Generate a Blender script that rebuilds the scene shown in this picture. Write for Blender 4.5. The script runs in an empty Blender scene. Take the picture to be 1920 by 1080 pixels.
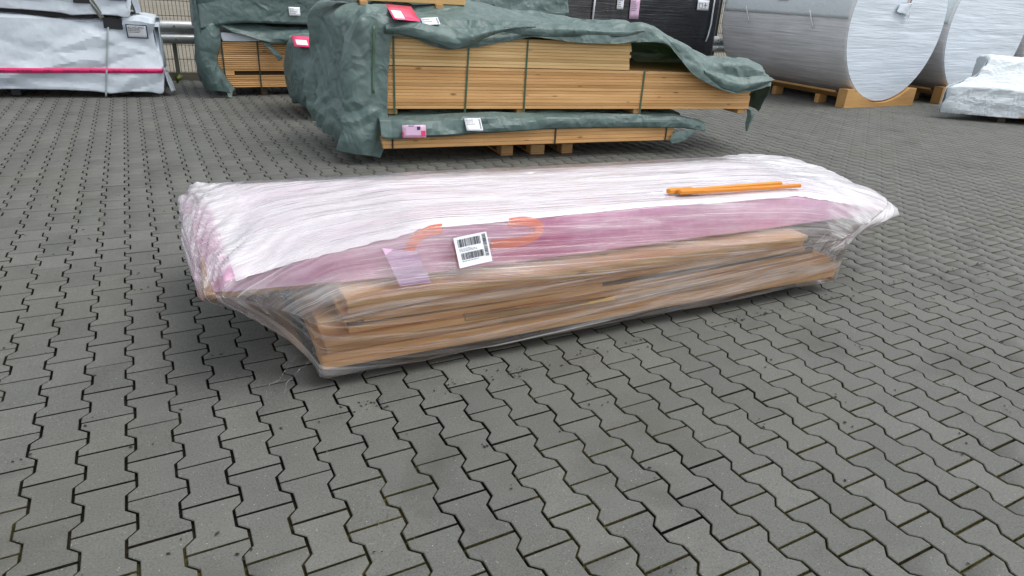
import bpy, bmesh, math, random
import numpy as np
from mathutils import Matrix, Vector
from mathutils.geometry import delaunay_2d_cdt

SC = bpy.context.scene
COL = SC.collection
rad = math.radians
random.seed(7)

# ------------------------------------------------------------------ camera
CAM_C = np.array((0.1485, -1.7108, 1.4919))
CAM_R = np.array(((0.88229974, -0.46754711, 0.05428508),      # right
                  (-0.14839865, -0.38576481, -0.91058407),    # down
                  (0.44668223, 0.79535226, -0.40974355)))     # forward
F_PX = 1240.55                                                # at 1920 px width
cam = bpy.data.cameras.new('camera')
cam.sensor_width = 36.0
cam.lens = F_PX / 1920 * 36.0
cam.clip_start, cam.clip_end = 0.05, 500
cam_o = bpy.data.objects.new('camera', cam)
COL.objects.link(cam_o)
m = Matrix.Identity(4)
for i in range(3):
    m[i][0], m[i][1], m[i][2], m[i][3] = CAM_R[0][i], -CAM_R[1][i], -CAM_R[2][i], CAM_C[i]
cam_o.matrix_world = m
SC.camera = cam_o

# ------------------------------------------------------------------ world, sun, exposure (overcast day)
SUN_EL, SUN_AZ = 62.0, 122.0            # azimuth measured from +Y towards +X
w = bpy.data.worlds.new('World')
SC.world = w
w.use_nodes = True
nt = w.node_tree
bg = nt.nodes['Background']
sky = nt.nodes.new('ShaderNodeTexSky')
sky.sky_type = 'NISHITA'
sky.sun_disc = False
sky.sun_elevation = rad(SUN_EL)
sky.sun_rotation = rad(SUN_AZ)
sky.air_density, sky.dust_density, sky.ozone_density = 1.0, 2.0, 1.0
hs = nt.nodes.new('ShaderNodeHueSaturation')
hs.inputs['Saturation'].default_value = 0.22
nt.links.new(sky.outputs[0], hs.inputs['Color'])
nt.links.new(hs.outputs[0], bg.inputs['Color'])
bg.inputs['Strength'].default_value = 0.15
sun = bpy.data.lights.new('sun', 'SUN')
sun.energy, sun.angle, sun.color = 1.1, rad(45), (1.0, 0.97, 0.93)
sun_o = bpy.data.objects.new('sun', sun)
COL.objects.link(sun_o)
sd = Vector((math.sin(rad(SUN_AZ)) * math.cos(rad(SUN_EL)), math.cos(rad(SUN_AZ)) * math.cos(rad(SUN_EL)), math.sin(rad(SUN_EL))))
sun_o.rotation_euler = sd.to_track_quat('Z', 'Y').to_euler()
vs = SC.view_settings
vs.view_transform, vs.look, vs.exposure, vs.gamma, vs.use_curve_mapping = 'Standard', 'None', 0.74, 1.0, False


# ------------------------------------------------------------------ helpers: colour and nodes
def srgb(r, g, b):
    f = lambda c: (c / 255 / 12.92) if c / 255 <= 0.04045 else ((c / 255 + 0.055) / 1.055) ** 2.4
    return (f(r), f(g), f(b), 1.0)


class Nodes:
    def __init__(self, name):
        self.m = bpy.data.materials.new(name)
        self.m.use_nodes = True
        self.t = self.m.node_tree
        self.b = self.t.nodes['Principled BSDF']
        self.out = self.t.nodes['Material Output']

    def n(self, typ, ins=None, **attrs):
        x = self.t.nodes.new('ShaderNode' + typ)
        for k, v in attrs.items():
            setattr(x, k, v)
        for k, v in (ins or {}).items():
            self.set(x, k, v)
        return x

    def set(self, node, k, v):
        s = node.inputs[k]
        if isinstance(v, bpy.types.NodeSocket):
            self.t.links.new(v, s)
        elif isinstance(v, bpy.types.Node):
            self.t.links.new(v.outputs[0], s)
        else:
            s.default_value = v

    def math(self, op, a, b=0.0, clamp=False):
        x = self.n('Math', {0: a, 1: b}, operation=op)
        x.use_clamp = clamp
        return x.outputs[0]

    def ramp(self, fac, stops):
        x = self.n('ValToRGB', {'Fac': fac})
        els = x.color_ramp.elements
        while len(els) < len(stops):
            els.new(0.5)
        for e, (p, c) in zip(els, stops):
            e.position = p
            e.color = c if isinstance(c, (tuple, list)) else (c, c, c, 1)
        return x.outputs[0]

    def mix(self, fac, a, b, mode='MIX'):
        x = self.n('MixRGB', {'Fac': fac, 'Color1': a, 'Color2': b}, blend_type=mode)
        return x.outputs[0]

    def coords(self, kind='Object', scale=(1, 1, 1), rot=(0, 0, 0), loc=None):
        if kind == 'World':
            src = self.n('NewGeometry').outputs['Position']
        else:
            src = self.n('TexCoord').outputs[kind]
        mp = self.n('Mapping', {'Vector': src, 'Scale': scale, 'Rotation': rot})
        if loc is not None:
            self.set(mp, 'Location', loc)
        return mp.outputs[0]

    def noise(self, vec, scale=5, detail=3, rough=0.5, dist=0.0):
        x = self.n('TexNoise', {'Vector': vec, 'Scale': scale, 'Detail': detail, 'Roughness': rough, 'Distortion': dist})
        return x.outputs['Fac']

    def bump(self, h, strength=0.3, dist=0.01):
        return self.n('Bump', {'Height': h, 'Strength': strength, 'Distance': dist}).outputs[0]

    def base(self, color=None, rough=None, normal=None, spec=None, metal=None):
        if color is not None: self.set(self.b, 'Base Color', color)
        if rough is not None: self.set(self.b, 'Roughness', rough)
        if normal is not None: self.set(self.b, 'Normal', normal)
        if spec is not None: self.set(self.b, 'Specular IOR Level', spec)
        if metal is not None: self.set(self.b, 'Metallic', metal)
        return self.m


def scaled(c, k):
    return (c[0] * k, c[1] * k, c[2] * k, 1.0)


def plain(name, c, rough=0.5, vary=0.15, sc=6.0, bump=0.0, spec=0.4, metal=0.0):
    N = Nodes(name)
    v = N.coords('World')
    f = N.noise(v, sc, 4)
    col = N.ramp(f, [(0.3, scaled(c, 1 - vary)), (0.7, scaled(c, 1 + vary))])
    nrm = N.bump(N.noise(v, sc * 12, 4), bump, 0.004) if bump else None
    return N.base(col, rough, nrm, spec, metal)


# ------------------------------------------------------------------ materials
def make_paver():
    N = Nodes('paver_concrete')
    geo = N.n('NewGeometry')
    isl = geo.outputs['Random Per Island']
    ob = N.n('ObjectInfo').outputs['Random']
    r = N.math('FRACT', N.math('ADD', isl, N.math('MULTIPLY', ob, 7.31)))
    v = N.coords('World')
    big = N.noise(v, 0.55, 4)
    mid = N.noise(v, 7.0, 5, 0.62)
    fine = N.noise(v, 160, 3, 0.7)
    c = N.ramp(r, [(0.0, srgb(92, 94, 93)), (0.3, srgb(108, 110, 108)), (0.7, srgb(122, 122, 117)), (1.0, srgb(146, 145, 137))])
    c = N.mix(0.55, c, N.ramp(big, [(0.3, srgb(106, 105, 98)), (0.7, srgb(128, 129, 127))]))
    c = N.mix(0.5, c, N.ramp(mid, [(0.3, srgb(92, 92, 88)), (0.5, srgb(117, 118, 115)), (0.72, srgb(136, 137, 133))]))
    c = N.mix(0.55, c, N.ramp(fine, [(0.32, srgb(62, 62, 60)), (0.48, srgb(116, 117, 114)), (0.64, srgb(124, 125, 121)), (0.78, srgb(205, 205, 198))]))
    # pale aggregate grains
    vo = N.n('TexVoronoi', {'Vector': v, 'Scale': 95.0}).outputs['Distance']
    sel = N.noise(v, 48, 2)
    g = N.math('MULTIPLY', N.ramp(vo, [(0.10, 1.0), (0.20, 0.0)]), N.ramp(sel, [(0.56, 0.0), (0.66, 1.0)]))
    c = N.mix(N.math('MULTIPLY', g, 0.8), c, srgb(214, 214, 206))
    # soft dark stains and brownish patches
    st = N.noise(v, 1.9, 5, 0.6, 0.6)
    c = N.mix(N.math('MULTIPLY', N.ramp(st, [(0.55, 0.0), (0.75, 1.0)]), 0.5), c, srgb(76, 74, 67))
    br = N.noise(N.coords('World', loc=(11, 4, 0)), 0.9, 4)
    c = N.mix(N.math('MULTIPLY', N.ramp(br, [(0.52, 0.0), (0.75, 1.0)]), 0.22), c, srgb(118, 112, 92))
    h = N.math('ADD', N.math('MULTIPLY', fine, 0.6), N.math('MULTIPLY', mid, 0.5))
    c = N.mix(1.0, c, (0.635, 0.64, 0.62, 1), 'MULTIPLY')
    c = N.mix(1.0, c, N.ramp(r, [(0.0, 0.92), (0.2, 0.97), (0.75, 1.01), (1.0, 1.07)]), 'MULTIPLY')
    return N.base(c, N.ramp(mid, [(0.3, 0.62), (0.7, 0.85)]), N.bump(h, 0.35, 0.003), 0.35)


def make_bed():
    N = Nodes('joint_soil')
    v = N.coords('World')
    a = N.noise(v, 2.2, 5, 0.6)
    moss = N.noise(v, 0.6, 3)
    x = N.n('SeparateXYZ', {0: v}).outputs[0]
    grad = N.math('ADD', N.math('MULTIPLY', N.math('SUBTRACT', x, 1.2), 0.09, False), moss)
    soil = N.ramp(a, [(0.3, srgb(22, 21, 19)), (0.7, srgb(46, 43, 36))])
    mcol = N.ramp(N.noise(v, 40, 3), [(0.3, srgb(62, 62, 34)), (0.7, srgb(104, 98, 58))])
    f = N.math('MULTIPLY', N.ramp(N.math('MULTIPLY', a, N.math('ADD', grad, 0.35)), [(0.36, 0.0), (0.55, 1.0)]), 0.9)
    return N.base(N.mix(f, soil, mcol), 0.95, N.bump(N.noise(v, 120, 4), 0.8, 0.006), 0.1)


def make_wood(name, light, dark, sat=1.0, knots=True, gloss=0.6):
    N = Nodes(name)
    ob = N.n('ObjectInfo').outputs['Random']
    off = N.n('CombineXYZ', {0: N.math('MULTIPLY', ob, 37.0), 1: N.math('MULTIPLY', ob, 11.0), 2: N.math('MULTIPLY', ob, 23.0)})
    src = N.n('TexCoord').outputs['Object']
    add = N.n('VectorMath', {0: src, 1: off.outputs[0]}, operation='ADD').outputs[0]
    v1 = N.n('Mapping', {'Vector': add, 'Scale': (1.0, 22, 22)}).outputs[0]
    v2 = N.n('Mapping', {'Vector': add, 'Scale': (3.0, 120, 120)}).outputs[0]
    v3 = N.n('Mapping', {'Vector': add, 'Scale': (0.8, 3, 3)}).outputs[0]
    g1 = N.noise(v1, 1.6, 4, 0.6, 0.8)
    g2 = N.noise(v2, 1.2, 3, 0.6)
    g3 = N.noise(v3, 1.5, 2)
    c = N.ramp(g1, [(0.28, dark), (0.5, tuple((a + b) / 2 for a, b in zip(light, dark))), (0.7, light)])
    c = N.mix(0.35, c, N.ramp(g2, [(0.3, scaled(dark, 0.8)), (0.7, scaled(light, 1.08))]))
    c = N.mix(0.45, c, N.ramp(g3, [(0.3, scaled(dark, 1.0)), (0.7, scaled(light, 1.05))]))
    tint = N.ramp(ob, [(0.0, (0.72, 0.66, 0.58, 1)), (0.35, (1.0, 0.96, 0.92, 1)), (0.7, (1.05, 1.02, 1.0, 1)), (1.0, (0.95, 0.85, 0.74, 1))])
    c = N.mix(1.0, c, tint, 'MULTIPLY')
    if knots:
        kv = N.n('Mapping', {'Vector': add, 'Scale': (3.2, 9.0, 9.0)}).outputs[0]
        vo = N.n('TexVoronoi', {'Vector': kv, 'Scale': 1.0}).outputs['Distance']
        k = N.ramp(vo, [(0.05, 1.0), (0.13, 0.0)])
        c = N.mix(N.math('MULTIPLY', k, 0.75), c, scaled(dark, 0.28))
    return N.base(c, gloss, N.bump(g2, 0.25, 0.002), 0.3)


def make_tarp(name, c, inside, trans=0.18, rough=0.45, vary=0.12, bump=0.25, crink=0.05):
    N = Nodes(name)
    v = N.coords('Object')
    a = N.noise(v, 1.3, 4, 0.6)
    b = N.noise(v, 18, 4, 0.6)
    col = N.mix(0.5, N.ramp(a, [(0.3, scaled(c, 1 - vary)), (0.7, scaled(c, 1 + vary))]),
                N.ramp(b, [(0.3, scaled(c, 1 - vary)), (0.7, scaled(c, 1 + vary * 1.2))]))
    dust = N.ramp(N.noise(v, 3.5, 5, 0.7), [(0.55, 0.0), (0.8, 1.0)])
    col = N.mix(N.math('MULTIPLY', dust, 0.25), col, srgb(150, 150, 140))
    wv = N.n('VectorMath', {0: v, 1: N.n('TexNoise', {'Vector': v, 'Scale': 3.0, 'Detail': 2.0}).outputs['Color']}, operation='ADD').outputs[0]
    cr = N.n('TexVoronoi', {'Vector': wv, 'Scale': 3.0}).outputs['Distance']
    cr2 = N.n('TexVoronoi', {'Vector': wv, 'Scale': 8.0}).outputs['Distance']
    n1 = N.bump(N.math('ADD', cr, N.math('MULTIPLY', cr2, 0.25)), 0.55, crink)
    n2 = N.n('Bump', {'Height': N.math('ADD', N.math('MULTIPLY', b, 0.8), N.noise(v, 90, 3)), 'Strength': bump, 'Distance': 0.006, 'Normal': n1}).outputs[0]
    N.base(col, rough, n2, 0.45)
    tr = N.n('BsdfTranslucent', {'Color': inside})
    mx = N.n('MixShader', {0: trans, 1: N.b.outputs[0], 2: tr.outputs[0]})
    N.set(N.out, 'Surface', mx.outputs[0])
    return N.m


def make_film(name, along=0, milk=(0.10, 0.75), tint=(0.93, 0.93, 0.94, 1), ior=1.75, slant=0.06, rough=0.14, milk_gain=1.0):
    """Stretch film: clear, with milky strands that run along one axis and a multi-layer gloss."""
    N = Nodes(name)
    at = N.n('Attribute', attribute_name='strand').outputs['Vector']
    mp = lambda a, b, sl: N.n('Mapping', {'Vector': at, 'Scale': (a, b, 1), 'Rotation': (0, 0, sl)}).outputs[0]
    v1 = mp(0.55, 17, slant * 0.5)
    v2 = mp(0.45, 75, -slant * 0.6)
    v3 = mp(0.7, 2.2, 0.1)
    v4 = mp(1.0, 6.5, -slant)
    s1 = N.noise(v1, 1.0, 4, 0.62, 0.4)
    s2 = N.noise(v2, 1.0, 3, 0.6, 0.2)
    lo = N.noise(v3, 1.6, 4, 0.6)
    s4 = N.noise(v4, 1.0, 4, 0.6, 0.6)
    a = N.ramp(s1, [(0.46, 0.0), (0.72, 1.0)])
    b = N.ramp(s2, [(0.52, 0.0), (0.74, 1.0)])
    d = N.ramp(s4, [(0.50, 0.0), (0.75, 1.0)])
    k = N.math('ADD', N.math('MULTIPLY', a, 0.42), N.math('ADD', N.math('MULTIPLY', b, 0.24), N.math('MULTIPLY', d, 0.40)))
    k = N.math('MULTIPLY', k, N.math('ADD', N.math('MULTIPLY', lo, 1.5), 0.15))
    s5 = N.noise(mp(0.3, 170, slant * 0.3), 1.0, 2, 0.5, 0.1)
    s6 = N.noise(mp(0.5, 60, -slant * 1.4), 1.0, 2, 0.5, 0.2)
    thin = N.math('ADD', N.ramp(s5, [(0.62, 0.0), (0.70, 0.45)]), N.ramp(s6, [(0.66, 0.0), (0.73, 0.5)]))
    dens = N.n('SeparateXYZ', {0: at}).outputs[2]
    k = N.math('ADD', k, N.math('MULTIPLY', dens, N.math('ADD', N.math('MULTIPLY', s1, 1.1), 0.05)))
    k = N.math('ADD', k, N.math('MULTIPLY', thin, 0.8))
    f = N.math('ADD', N.math('MULTIPLY', k, (milk[1] - milk[0]) * milk_gain), milk[0], True)
    h = N.math('ADD', N.math('MULTIPLY', s1, 1.0), N.math('ADD', N.math('MULTIPLY', s4, 1.2), N.math('MULTIPLY', s2, 0.3)))
    nrm = N.bump(h, 0.8, 0.014)
    N.base(tint, 0.35, nrm, 0.5)
    tp = N.n('BsdfTransparent', {'Color': (0.96, 0.96, 0.965, 1)})
    tl = N.n('BsdfTranslucent', {'Color': (0.93, 0.93, 0.94, 1), 'Normal': nrm})
    mk = N.n('MixShader', {0: 0.35, 1: N.b.outputs[0], 2: tl.outputs[0]})
    m1 = N.n('MixShader', {0: f, 1: tp.outputs[0], 2: mk.outputs[0]})
    gl = N.n('BsdfGlossy', {'Color': (0.97, 0.97, 0.98, 1), 'Roughness': rough, 'Normal': nrm})
    fr = N.n('Fresnel', {'IOR': ior, 'Normal': nrm})
    m2 = N.n('MixShader', {0: fr.outputs[0], 1: m1.outputs[0], 2: gl.outputs[0]})
    N.set(N.out, 'Surface', m2.outputs[0])
    return N.m


def make_wrap(name, c, along=1, rough=0.3, vary=0.12, bump=0.5, sc=30, spec=0.5, coat=0.3):
    """Opaque stretch-wrapped surface with tight parallel strands."""
    N = Nodes(name)
    s = [sc, sc, sc]; s[along] = 0.9
    s2 = [sc * 2.7] * 3; s2[along] = 1.4
    v = N.coords('Object', tuple(s), (0.02, 0.03, 0.02))
    u = N.coords('Object', tuple(s2), (-0.03, 0.02, 0.04))
    a = N.noise(v, 1.0, 4, 0.6, 0.3)
    b = N.noise(u, 1.0, 3, 0.6)
    lo = N.noise(N.coords('Object'), 1.5, 4)
    col = N.mix(0.5, N.ramp(a, [(0.3, scaled(c, 1 - vary * 1.6)), (0.7, scaled(c, 1 + vary))]),
                N.ramp(b, [(0.3, scaled(c, 1 - vary)), (0.72, scaled(c, 1 + vary * 1.3))]))
    col = N.mix(0.3, col, N.ramp(lo, [(0.3, scaled(c, 1 - vary)), (0.7, scaled(c, 1 + vary))]))
    N.base(col, rough, N.bump(N.math('ADD', a, N.math('MULTIPLY', b, 0.5)), bump, 0.02), spec)
    N.set(N.b, 'Coat Weight', coat)
    N.set(N.b, 'Coat Roughness', 0.2)
    return N.m


def make_pink():
    N = Nodes('pink_sheeting')
    v = N.coords('Object')
    a = N.noise(N.coords('Object', (0.8, 3, 3)), 1.6, 4, 0.6)
    b = N.noise(v, 9, 4, 0.6, 0.5)
    c = N.ramp(a, [(0.28, srgb(212, 126, 174)), (0.5, srgb(238, 176, 212)), (0.72, srgb(247, 212, 233))])
    c = N.mix(0.35, c, N.ramp(b, [(0.3, srgb(186, 124, 168)), (0.7, srgb(240, 200, 226))]))
    hz = N.noise(N.coords('Object', (1.5, 5, 9), (0, 0.15, 0)), 1.4, 4, 0.65, 0.8)
    c = N.mix(N.math('MULTIPLY', N.ramp(hz, [(0.5, 0.0), (0.68, 1.0)]), 0.6), c, srgb(248, 226, 240))
    pr = N.noise(N.coords('Object', (1, 1, 1), loc=(3, 7, 1)), 2.1, 2, 0.4)
    c = N.mix(N.math('MULTIPLY', N.ramp(pr, [(0.64, 0.0), (0.72, 1.0)]), 0.4), c, srgb(196, 60, 120))
    return N.base(c, 0.4, N.bump(b, 0.35, 0.012), 0.45)


def make_skysheen():  # whiteness of the sky-reflecting film top, put into the colour
    N = Nodes('white_sky_sheen')
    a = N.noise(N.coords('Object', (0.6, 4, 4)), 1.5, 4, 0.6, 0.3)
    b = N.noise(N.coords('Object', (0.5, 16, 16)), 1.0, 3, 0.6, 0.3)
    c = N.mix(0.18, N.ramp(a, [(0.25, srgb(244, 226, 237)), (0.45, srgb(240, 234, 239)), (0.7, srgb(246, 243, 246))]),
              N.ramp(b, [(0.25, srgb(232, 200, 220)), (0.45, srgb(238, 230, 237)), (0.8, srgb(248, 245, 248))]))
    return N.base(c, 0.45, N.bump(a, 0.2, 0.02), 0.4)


def make_gravel():
    N = Nodes('gravel_beyond')
    v = N.coords('World')
    a = N.noise(v, 0.35, 4)
    b = N.noise(v, 9, 5, 0.7)
    c = N.mix(0.5, N.ramp(a, [(0.3, srgb(108, 102, 90)), (0.7, srgb(138, 132, 120))]),
              N.ramp(b, [(0.3, srgb(86, 82, 72)), (0.7, srgb(150, 144, 130))]))
    return N.base(c, 0.9, N.bump(b, 0.6, 0.03), 0.2)


MAT = dict(
    paver=make_paver(), bed=make_bed(), gravel=make_gravel(),
    wood=make_wood('spruce_boards', srgb(232, 194, 140), srgb(194, 144, 90)),
    woodpale=make_wood('pale_spruce_boards', srgb(236, 210, 160), srgb(206, 166, 108)),
    woodraw=make_wood('wrapped_boards', srgb(246, 210, 152), srgb(216, 160, 96)),
    woodgrey=make_wood('weathered_boards', srgb(150, 138, 126), srgb(92, 80, 72)),
    pallet=make_wood('pallet_wood', srgb(206, 172, 122), srgb(150, 112, 70)),
    cradle=make_wood('cradle_wood', srgb(204, 166, 110), srgb(166, 124, 74)),
    orange=make_wood('orange_stained_wood', srgb(226, 158, 62), srgb(196, 116, 30), knots=False),
    greytim=make_wood('soaked_bearer', srgb(96, 84, 70), srgb(52, 46, 40), knots=False),
    tarp=make_tarp('green_tarpaulin', srgb(101, 122, 119), srgb(112, 144, 84), 0.20, 0.40),
    tarpdark=make_tarp('old_green_tarpaulin', srgb(88, 108, 106), srgb(90, 116, 74), 0.14, 0.40),
    white=make_tarp('white_tarpaulin', srgb(204, 214, 223), srgb(200, 212, 222), 0.10, 0.42, 0.04, 0.12, 0.009),
    strap=plain('green_strap', srgb(70, 98, 76), 0.35, 0.1),
    strapgrey=plain('grey_strap', srgb(150, 160, 160), 0.35, 0.1),
    strapdark=plain('dark_strap', srgb(52, 60, 56), 0.4, 0.1),
    black=plain('black_plastic', srgb(34, 36, 40), 0.4, 0.2),
    tape=plain('pink_tape', srgb(214, 44, 110), 0.35, 0.06),
    tapeink=plain('tape_print', srgb(110, 18, 60), 0.5, 0.1),
    pouch=plain('red_pouch', srgb(226, 58, 108), 0.2, 0.1, 30),
    paper=plain('label_paper', srgb(226, 230, 236), 0.5, 0.03),
    lilac=plain('lilac_paper', srgb(212, 178, 206), 0.5, 0.05),
    palepink=plain('pale_pink_pouch', srgb(214, 178, 204), 0.3, 0.08, 20),
    ink=plain('print_ink', srgb(36, 36, 40), 0.6, 0.05),
    greyink=plain('faded_ink', srgb(120, 124, 130), 0.6, 0.05),
    blueink=plain('blue_ink', srgb(42, 52, 92), 0.6, 0.05),
    zinc=plain('galvanised_steel', srgb(168, 172, 172), 0.42, 0.10, 9, 0.1, 0.5, 0.55),
    zincold=plain('dull_steel_post', srgb(104, 104, 94), 0.6, 0.2, 9, 0.1, 0.4, 0.2),
    wire=plain('green_fence_wire', srgb(38, 48, 44), 0.45, 0.1),
    concrete=plain('kerb_concrete', srgb(136, 130, 116), 0.85, 0.2, 5, 0.4),
    soil=plain('dark_soil', srgb(70, 62, 48), 0.95, 0.3, 4, 0.6),
    skysheen=make_skysheen(),
    pink=make_pink(),
    redribbon=plain('orange_red_ribbon', srgb(255, 146, 118), 0.4, 0.08, 12),
    film=make_film('stretch_film', 0, (0.04, 1.0), ior=1.48),
    silver=make_wrap('grey_stretch_wrap', srgb(220, 221, 224), 1, 0.42, 0.30, 0.6, 22),
    silverface=make_wrap('pale_stretch_wrap', srgb(205, 216, 227), 0, 0.4, 0.05, 0.7, 12),
    blackwrap=make_wrap('black_stretch_wrap', srgb(30, 30, 34), 0, 0.22, 0.25, 0.7, 22, 0.5, 0.5),
    whitewrap=make_wrap('white_stretch_wrap', srgb(208, 216, 220), 0, 0.6, 0.04, 0.5, 14, 0.3, 0.0),
    moss=plain('joint_moss', srgb(92, 96, 40), 0.9, 0.35, 60),
    weed=plain('weed_leaves', srgb(110, 126, 50), 0.7, 0.3, 40),
    crumb=plain('dark_crumbs', srgb(44, 40, 34), 0.9, 0.4, 60),
)


# ------------------------------------------------------------------ helpers: objects
def link(name, mesh, mat=None, parent=None, loc=None, mw=None):
    o = bpy.data.objects.new(name, mesh)
    COL.objects.link(o)
    if mesh is not None and mat is not None and not mesh.materials:
        mesh.materials.append(MAT[mat] if isinstance(mat, str) else mat)
    if parent is not None:
        o.parent = parent
    if loc is not None:
        o.location = loc
    if mw is not None:
        o.matrix_local = mw
    return o


def tag(o, label=None, cat=None, group=None, kind=None):
    if label: o['label'] = label
    if cat: o['category'] = cat
    if group: o['group'] = group
    if kind: o['kind'] = kind
    return o


def root(name, label, cat, loc=(0, 0, 0), rz=0.0, group=None):
    o = bpy.data.objects.new(name, None)
    o.empty_display_size = 0.2
    COL.objects.link(o)
    o.location = loc
    o.rotation_euler = (0, 0, rz)
    return tag(o, label, cat, group)


def pymesh(name, v, f, smooth=False):
    me = bpy.data.meshes.new(name)
    me.from_pydata([tuple(p) for p in v], [], f)
    me.update()
    if smooth:
        me.polygons.foreach_set('use_smooth', [True] * len(me.polygons))
    return me


_boxes = {}


def box_mesh(L, W, H, bev=0.004):
    key = (round(L, 4), round(W, 4), round(H, 4), bev)
    if key not in _boxes:
        bm = bmesh.new()
        bmesh.ops.create_cube(bm, size=1.0)
        bmesh.ops.scale(bm, vec=(L, W, H), verts=bm.verts)
        if bev:
            bmesh.ops.bevel(bm, geom=bm.edges[:], offset=min(bev, 0.3 * min(L, W, H)), segments=1, affect='EDGES')
        me = bpy.data.meshes.new('box')
        bm.to_mesh(me)
        bm.free()
        _boxes[key] = me
    return _boxes[key]


def box(name, c, size, mat, parent=None, rot=(0, 0, 0), bev=0.004):
    """Bevelled box centred at c (in the parent's frame)."""
    me = box_mesh(*size, bev)
    mm = MAT[mat]
    if me.materials and me.materials[0] is not mm:
        key = (round(size[0], 4), round(size[1], 4), round(size[2], 4), bev, mat)
        if key not in _boxes:
            cp = me.copy(); cp.materials.clear(); _boxes[key] = cp
        me = _boxes[key]
    o = link(name, me, mat, parent, c)
    o.rotation_euler = rot
    return o


def grid_mesh(name, P, smooth=True, close=False):
    """P: (n, m, 3) array -> quad sheet."""
    n, k = P.shape[:2]
    idx = np.arange(n * k).reshape(n, k)
    if close:
        idx = np.hstack([idx, idx[:, :1]])
    f = np.stack([idx[:-1, :-1], idx[1:, :-1], idx[1:, 1:], idx[:-1, 1:]], -1).reshape(-1, 4)
    return pymesh(name, P.reshape(-1, 3), f.tolist(), smooth)


def crumple(P, seed, scale, n=8):
    """Sharp-creased facets: sum of warped triangle waves."""
    r = np.random.default_rng(seed)
    Q = P.reshape(-1, 3)
    W = Q + (0.22 / scale) * np.sin((Q @ r.normal(size=(3, 3))) * scale * 1.3 + r.uniform(0, 6, 3))
    W = W + (0.10 / scale) * np.sin((Q @ r.normal(size=(3, 3))) * scale * 3.1 + r.uniform(0, 6, 3))
    out = np.zeros(len(Q))
    for i in range(n):
        d = r.normal(size=3); d /= np.linalg.norm(d)
        f = scale * r.uniform(0.5, 1.9)
        x = W @ d * f + r.uniform(0, 1)
        t = np.abs((x % 1) * 2 - 1)
        out += (t - 0.5) * scale / f * r.uniform(0.4, 1.0)
    return (out / math.sqrt(n)).reshape(P.shape[:-1])


def facets(U, V, seed, cell, aspect=1.0, ang=0.0, jitter=1.0):
    """Creased facets: random heights on scattered points, linear over their Delaunay triangles."""
    r = np.random.default_rng(seed)
    c, s = math.cos(ang), math.sin(ang)
    X = (U * c + V * s).ravel() / (cell * aspect); Y = (-U * s + V * c).ravel() / cell
    x0, x1, y0, y1 = X.min() - 1, X.max() + 1, Y.min() - 1, Y.max() + 1
    gx, gy = np.meshgrid(np.arange(x0, x1 + 1), np.arange(y0, y1 + 1), indexing='ij')
    gx = (gx + r.uniform(-.48, .48, gx.shape) * jitter).ravel(); gy = (gy + r.uniform(-.48, .48, gy.shape) * jitter).ravel()
    hgt = r.uniform(-1, 1, len(gx))
    vs_, _, fs_, _, _, _ = delaunay_2d_cdt([Vector((a, b)) for a, b in zip(gx, gy)], [], [], 0, 1e-6)
    out = np.zeros(len(X))
    order = np.argsort(X); Xs = X[order]
    for f in fs_:
        (ax, ay), (bx, by), (cx_, cy_) = [(gx[i], gy[i]) for i in f[:3]]
        lo, hi = np.searchsorted(Xs, [min(ax, bx, cx_), max(ax, bx, cx_)])
        if hi <= lo: continue
        k = order[lo:hi]
        det = (by - cy_) * (ax - cx_) + (cx_ - bx) * (ay - cy_)
        if abs(det) < 1e-12: continue
        l1 = ((by - cy_) * (X[k] - cx_) + (cx_ - bx) * (Y[k] - cy_)) / det
        l2 = ((cy_ - ay) * (X[k] - cx_) + (ax - cx_) * (Y[k] - cy_)) / det
        l3 = 1 - l1 - l2
        ok = (l1 >= -1e-6) & (l2 >= -1e-6) & (l3 >= -1e-6)
        out[k[ok]] = l1[ok] * hgt[f[0]] + l2[ok] * hgt[f[1]] + l3[ok] * hgt[f[2]]
    return out.reshape(U.shape)


def arcs(B):
    du = np.linalg.norm(np.diff(B, axis=0), axis=-1).mean(1); dv = np.linalg.norm(np.diff(B, axis=1), axis=-1)
    U = np.concatenate([[0], np.cumsum(du)])[:, None] + 0 * B[..., 0]
    V = np.concatenate([np.zeros((len(B), 1)), np.cumsum(dv, axis=1)], 1)
    return U, V


def normals(P):
    a = np.gradient(P, axis=0); b = np.gradient(P, axis=1)
    n = np.cross(a, b)
    return n / (np.linalg.norm(n, axis=-1, keepdims=True) + 1e-9)


def resample(rows, n, m, smooth=2):
    """rows: (a, b, 3) control net -> (n, m, 3) by arc-length linear interpolation and light smoothing."""
    A = np.array(rows, float)
    def along(A, n):
        d = np.linalg.norm(np.diff(A, axis=0), axis=-1).mean(axis=1)
        s = np.concatenate([[0], np.cumsum(np.maximum(d, 1e-4))])
        q = np.linspace(0, s[-1], n)
        i = np.clip(np.searchsorted(s, q, side='right') - 1, 0, len(s) - 2)
        f = ((q - s[i]) / (s[i + 1] - s[i]))[:, None, None]
        # Catmull-Rom, damped
        p0 = A[np.maximum(i - 1, 0)]; p1 = A[i]; p2 = A[i + 1]; p3 = A[np.minimum(i + 2, len(A) - 1)]
        t1 = (p2 - p0) * 0.28; t2 = (p3 - p1) * 0.28
        f2, f3 = f * f, f * f * f
        return (2 * f3 - 3 * f2 + 1) * p1 + (f3 - 2 * f2 + f) * t1 + (-2 * f3 + 3 * f2) * p2 + (f3 - f2) * t2
    B = along(A, n)
    B = along(B.transpose(1, 0, 2), m).transpose(1, 0, 2)
    for _ in range(smooth):
        B[1:-1, 1:-1] = 0.5 * B[1:-1, 1:-1] + 0.125 * (B[:-2, 1:-1] + B[2:, 1:-1] + B[1:-1, :-2] + B[1:-1, 2:])
    return B


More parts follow.
